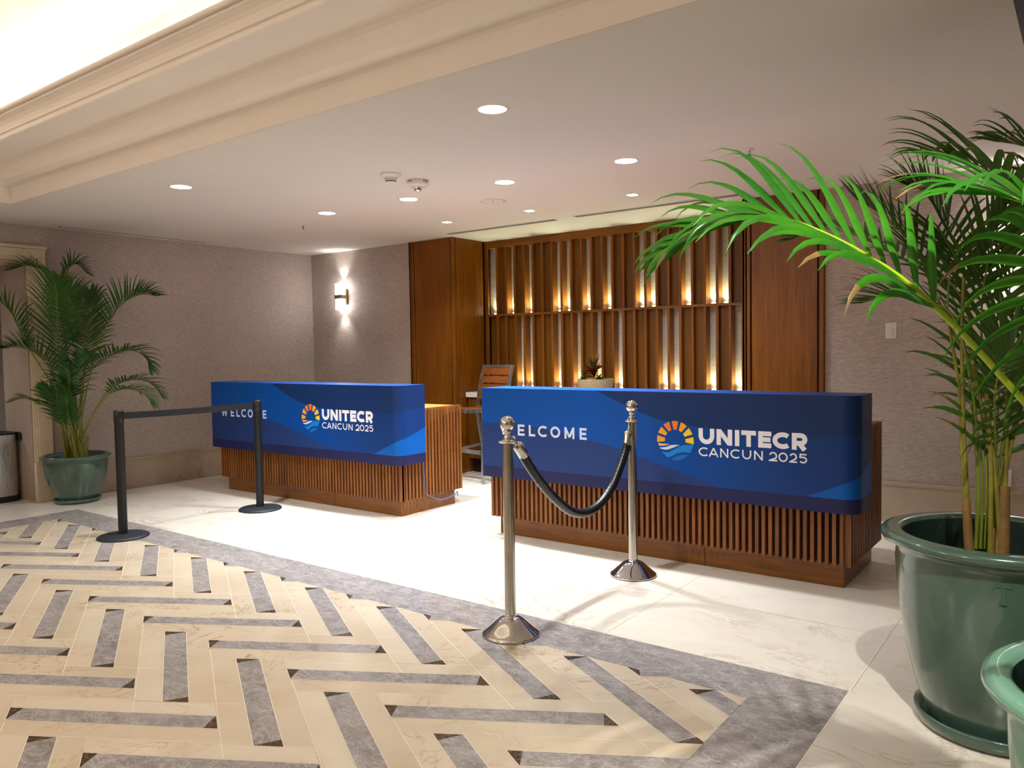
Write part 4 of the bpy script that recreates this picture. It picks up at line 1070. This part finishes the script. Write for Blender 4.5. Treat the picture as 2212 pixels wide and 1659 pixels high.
def big_palm():
    x, y = -.251, 3.097
    t = thing('potted_palm', 'tall areca palm in the big dark green pot with raised letter T', 'potted palm', (x, y, 0))
    s = MB(); s.lathe([(0, .001), (.225, .001), (.245, .012), (.252, .050), (.246, .055), (.230, .030), (0, .026)], (x, y), 'glaze', 72, True, False, False); s.build('saucer', t)
    H = .675
    p = MB(); p.lathe([(.205, .03), (.212, .05), (.245, .12), (.275, .24), (.298, .38), (.310, .50), (.315, .57), (.312, .60), (.316, .618), (.335, .632), (.356, .642), (.362, .652), (.361, .664), (.352, .673), (.338, .676), (.306, .675), (.296, .671), (.291, .66)], (x, y), 'glaze', 96, True, True, False)
    p.lathe([(.291, .66), (.285, .60), (.272, .48)], (x, y), 'glaze_shade', 72, True, False, False)
    tshape(p, (x, y), math.atan2(-y, -x) + 0.0518, .312, 0.5486, .052, 'glaze'); p.build('pot', t)
    s = MB(); s.lathe([(0, .50), (.276, .50)], (x, y), 'soil', 48, False, False, False); s.build('soil', t)
    ST = [[(-0.308,2.992,0.56),(-0.337,2.995,0.795),(-0.350,3.011,0.980),(-0.364,3.025,1.183),(-0.397,3.026,1.404)],
[(-0.321,2.983,0.56),(-0.334,2.998,0.826),(-0.347,3.013,1.075),(-0.356,3.031,1.356),(-0.355,3.057,1.545)],
[(-0.234,3.048,0.56),(-0.257,3.055,0.872),(-0.272,3.069,0.979),(-0.327,3.053,1.230),(-0.392,3.030,1.380)],
[(-0.267,3.023,0.56),(-0.269,3.046,0.919),(-0.284,3.060,1.152),(-0.296,3.076,1.323)],
[(-0.252,3.034,0.56),(-0.237,3.070,0.808),(-0.216,3.111,0.978),(-0.181,3.162,1.148)],
[(-0.227,3.052,0.56),(-0.229,3.076,0.840),(-0.229,3.101,1.072),(-0.240,3.117,1.385)]]
    for i, pts in enumerate(ST):
        s = MB(); P = catmull(pts, 24); s.tube(P, [.0085 * (1 - .4 * k / 24) for k in range(25)], 'cane', 10); s.build('cane', t)
    for bx, by, tx, ty, h, r in ((-.318, 2.985, -.335, 2.993, .80, .017), (-.235, 3.05, -.232, 3.07, .84, .024), (-.268, 3.022, -.262, 3.04, .70, .013)):
        s = MB(); P = catmull([(bx, by, .55), ((bx + tx) / 2, (by + ty) / 2, (.55 + h) / 2), (tx, ty, h)], 10); s.tube(P, [r * (1 - .25 * k / 10) for k in range(11)], 'sheath', 12); s.build('sheath', t)
    FR = [
 ('R1',[(-0.247,3.097,0.914),(-0.148,3.046,1.530),(-0.159,2.975,1.730),(-0.237,2.855,1.830),(-0.326,2.763,1.884),(-0.401,2.670,1.892)],dict(start=.45,L=.40,n=15,w=.028,nrm=(.2,-.4,.9),droop=1.3,lift=.25)),
 ('R1b',[(-0.234,3.106,0.914),(-0.092,3.212,1.599),(-0.109,3.262,1.855),(-0.177,3.273,1.985),(-0.286,3.255,2.039)],dict(start=.5,L=.34,n=13,w=.022,droop=1.3,lift=.15)),
 ('R2',[(-0.310,3.053,0.915),(-0.353,3.146,1.421),(-0.497,3.226,1.633),(-0.642,3.242,1.803),(-0.739,3.232,1.883)],dict(start=.4,L=.32,n=28,droop=.4)),
 ('R3',[(-0.310,3.053,0.915),(-0.406,3.231,1.476),(-0.594,3.340,1.650),(-0.864,3.389,1.799),(-1.048,3.376,1.768)],dict(start=.5,L=.22,n=26,droop=1.0)),
 ('R4',[(-0.298,3.062,0.915),(-0.365,3.012,1.379),(-0.474,2.993,1.470),(-0.574,2.981,1.490),(-0.664,2.976,1.470)],dict(start=.45,L=.26,n=20,w=.012,droop=.7)),
 ('R5',[(-0.260,3.090,0.914),(-0.254,3.219,1.306),(-0.239,3.355,1.556),(-0.209,3.440,1.779)],dict(start=.25,L=.36,n=20,nrm=(.6,-.75,.3))),
 ('R6',[(-0.273,3.081,0.914),(-0.314,3.175,1.388),(-0.295,3.251,1.651),(-0.244,3.289,1.829)],dict(start=.3,L=.36,n=20,nrm=(.6,-.75,.3))),
 ('R7',[(-0.247,3.100,0.914),(-0.204,3.194,1.226),(-0.132,3.311,1.384),(-0.028,3.388,1.415)],dict(start=.3,L=.36,n=20,droop=1.2)),
 ('R8',[(-0.285,3.071,0.914),(-0.366,3.261,1.475),(-0.423,3.343,1.705),(-0.516,3.336,1.887),(-0.582,3.349,1.933)],dict(start=.4,L=.32,n=30,droop=.8)),
 ('R9',[(-0.260,3.090,0.914),(-0.252,2.971,1.172),(-0.213,2.938,1.293),(-0.151,2.922,1.293)],dict(start=.3,L=.32,n=26,droop=1.4,nrm=(.5,-.7,.6))),
    ]
    for i, (nm, pts, kw) in enumerate(FR):
        k2 = dict(L=.3, w=.018, r0=.006, seed=i + 40, dry=.2); k2.update(kw)
        frond('frond', [(pts[0][0], pts[0][1], .62)] + pts, t, 'leaf_d', 'rachis', **k2)
big_palm()

def near_palm():
    x, y = .150, 2.045
    t = thing('potted_palm', 'palm with a long bright green frond, in the pale green pot at the bottom right', 'potted palm', (x, y, 0))
    p = MB(); p.lathe([(.190, 0.000), (.20, 0.019), (.235, 0.111), (.262, 0.222), (.282, 0.352), (.292, 0.444), (.294, 0.509), (.291, 0.535), (.300, 0.546), (.325, 0.559), (.340, 0.569), (.345, 0.579), (.342, 0.592), (.330, 0.601), (.326, 0.604), (.303, 0.603), (.291, 0.598), (.285, 0.586)], (x, y), 'glaze_l', 96, True, True, False)
    p.lathe([(.285, .586), (.278, .54), (.258, .40)], (x, y), 'glaze_shade', 72, True, False, False); p.build('pot', t)
    s = MB(); s.lathe([(0, .43), (.260, .43)], (x, y), 'soil', 48, False, False, False); s.build('soil', t)
    for bx, by, tx, ty, h in ((0, 0, -.05, -.03, 1.0), (.08, .05, .1, .06, 1.2), (-.06, .05, -.06, .08, .9)):
        s = MB(); P = catmull([(x + bx, y + by, .53), (x + (bx + tx) / 2, y + (by + ty) / 2, .78), (x + tx, y + ty, h)], 10); s.tube(P, [.02 * (1 - .4 * k / 10) for k in range(11)], 'cane', 12); s.build('cane', t)
    FR = [
 ('N1',[(x,y,.6),(0.07,1.98,.86)]+[(-0.019,1.932,1.081),(-0.110,1.889,1.204),(-0.215,1.848,1.344),(-0.313,1.812,1.453),(-0.396,1.775,1.521),(-0.481,1.737,1.574),(-0.551,1.710,1.603),(-0.622,1.682,1.603),(-0.703,1.646,1.577),(-0.762,1.627,1.540)],dict(start=.40,L=.325,n=21,w=.025,a0=50,a1=12,droop=1.9,lift=.30,nrm=(.3,-.50,.8),vee=.18)),
 ('N2',[(x,y,.6)]+[(0.054,1.986,1.173),(0.006,1.913,1.404),(-0.039,1.842,1.518),(-0.081,1.786,1.573),(-0.134,1.747,1.600),(-0.181,1.736,1.613)],dict(start=.52,L=.32,n=13,w=.025,a0=38,a1=6,droop=1.6,lift=.06,nrm=(.15,-.3,.9),vee=.18)),
 ('N4',[(x,y,.6)]+[(0.053,1.961,1.175),(-0.007,1.766,1.290),(-0.039,1.642,1.388),(-0.055,1.581,1.455),(-0.054,1.556,1.513)],dict(start=.45,L=.27,n=9,w=.019,a0=72,a1=40,droop=2.2,lift=.12,nrm=(.1,-.9,.35),vee=.18)),
    ]
    for i, (nm, pts, kw) in enumerate(FR):
        k2 = dict(r0=.009, seed=i + 80, dry=.1); k2.update(kw)
        frond('frond', pts, t, 'leaf_b', 'rachis_b', **k2)
near_palm()
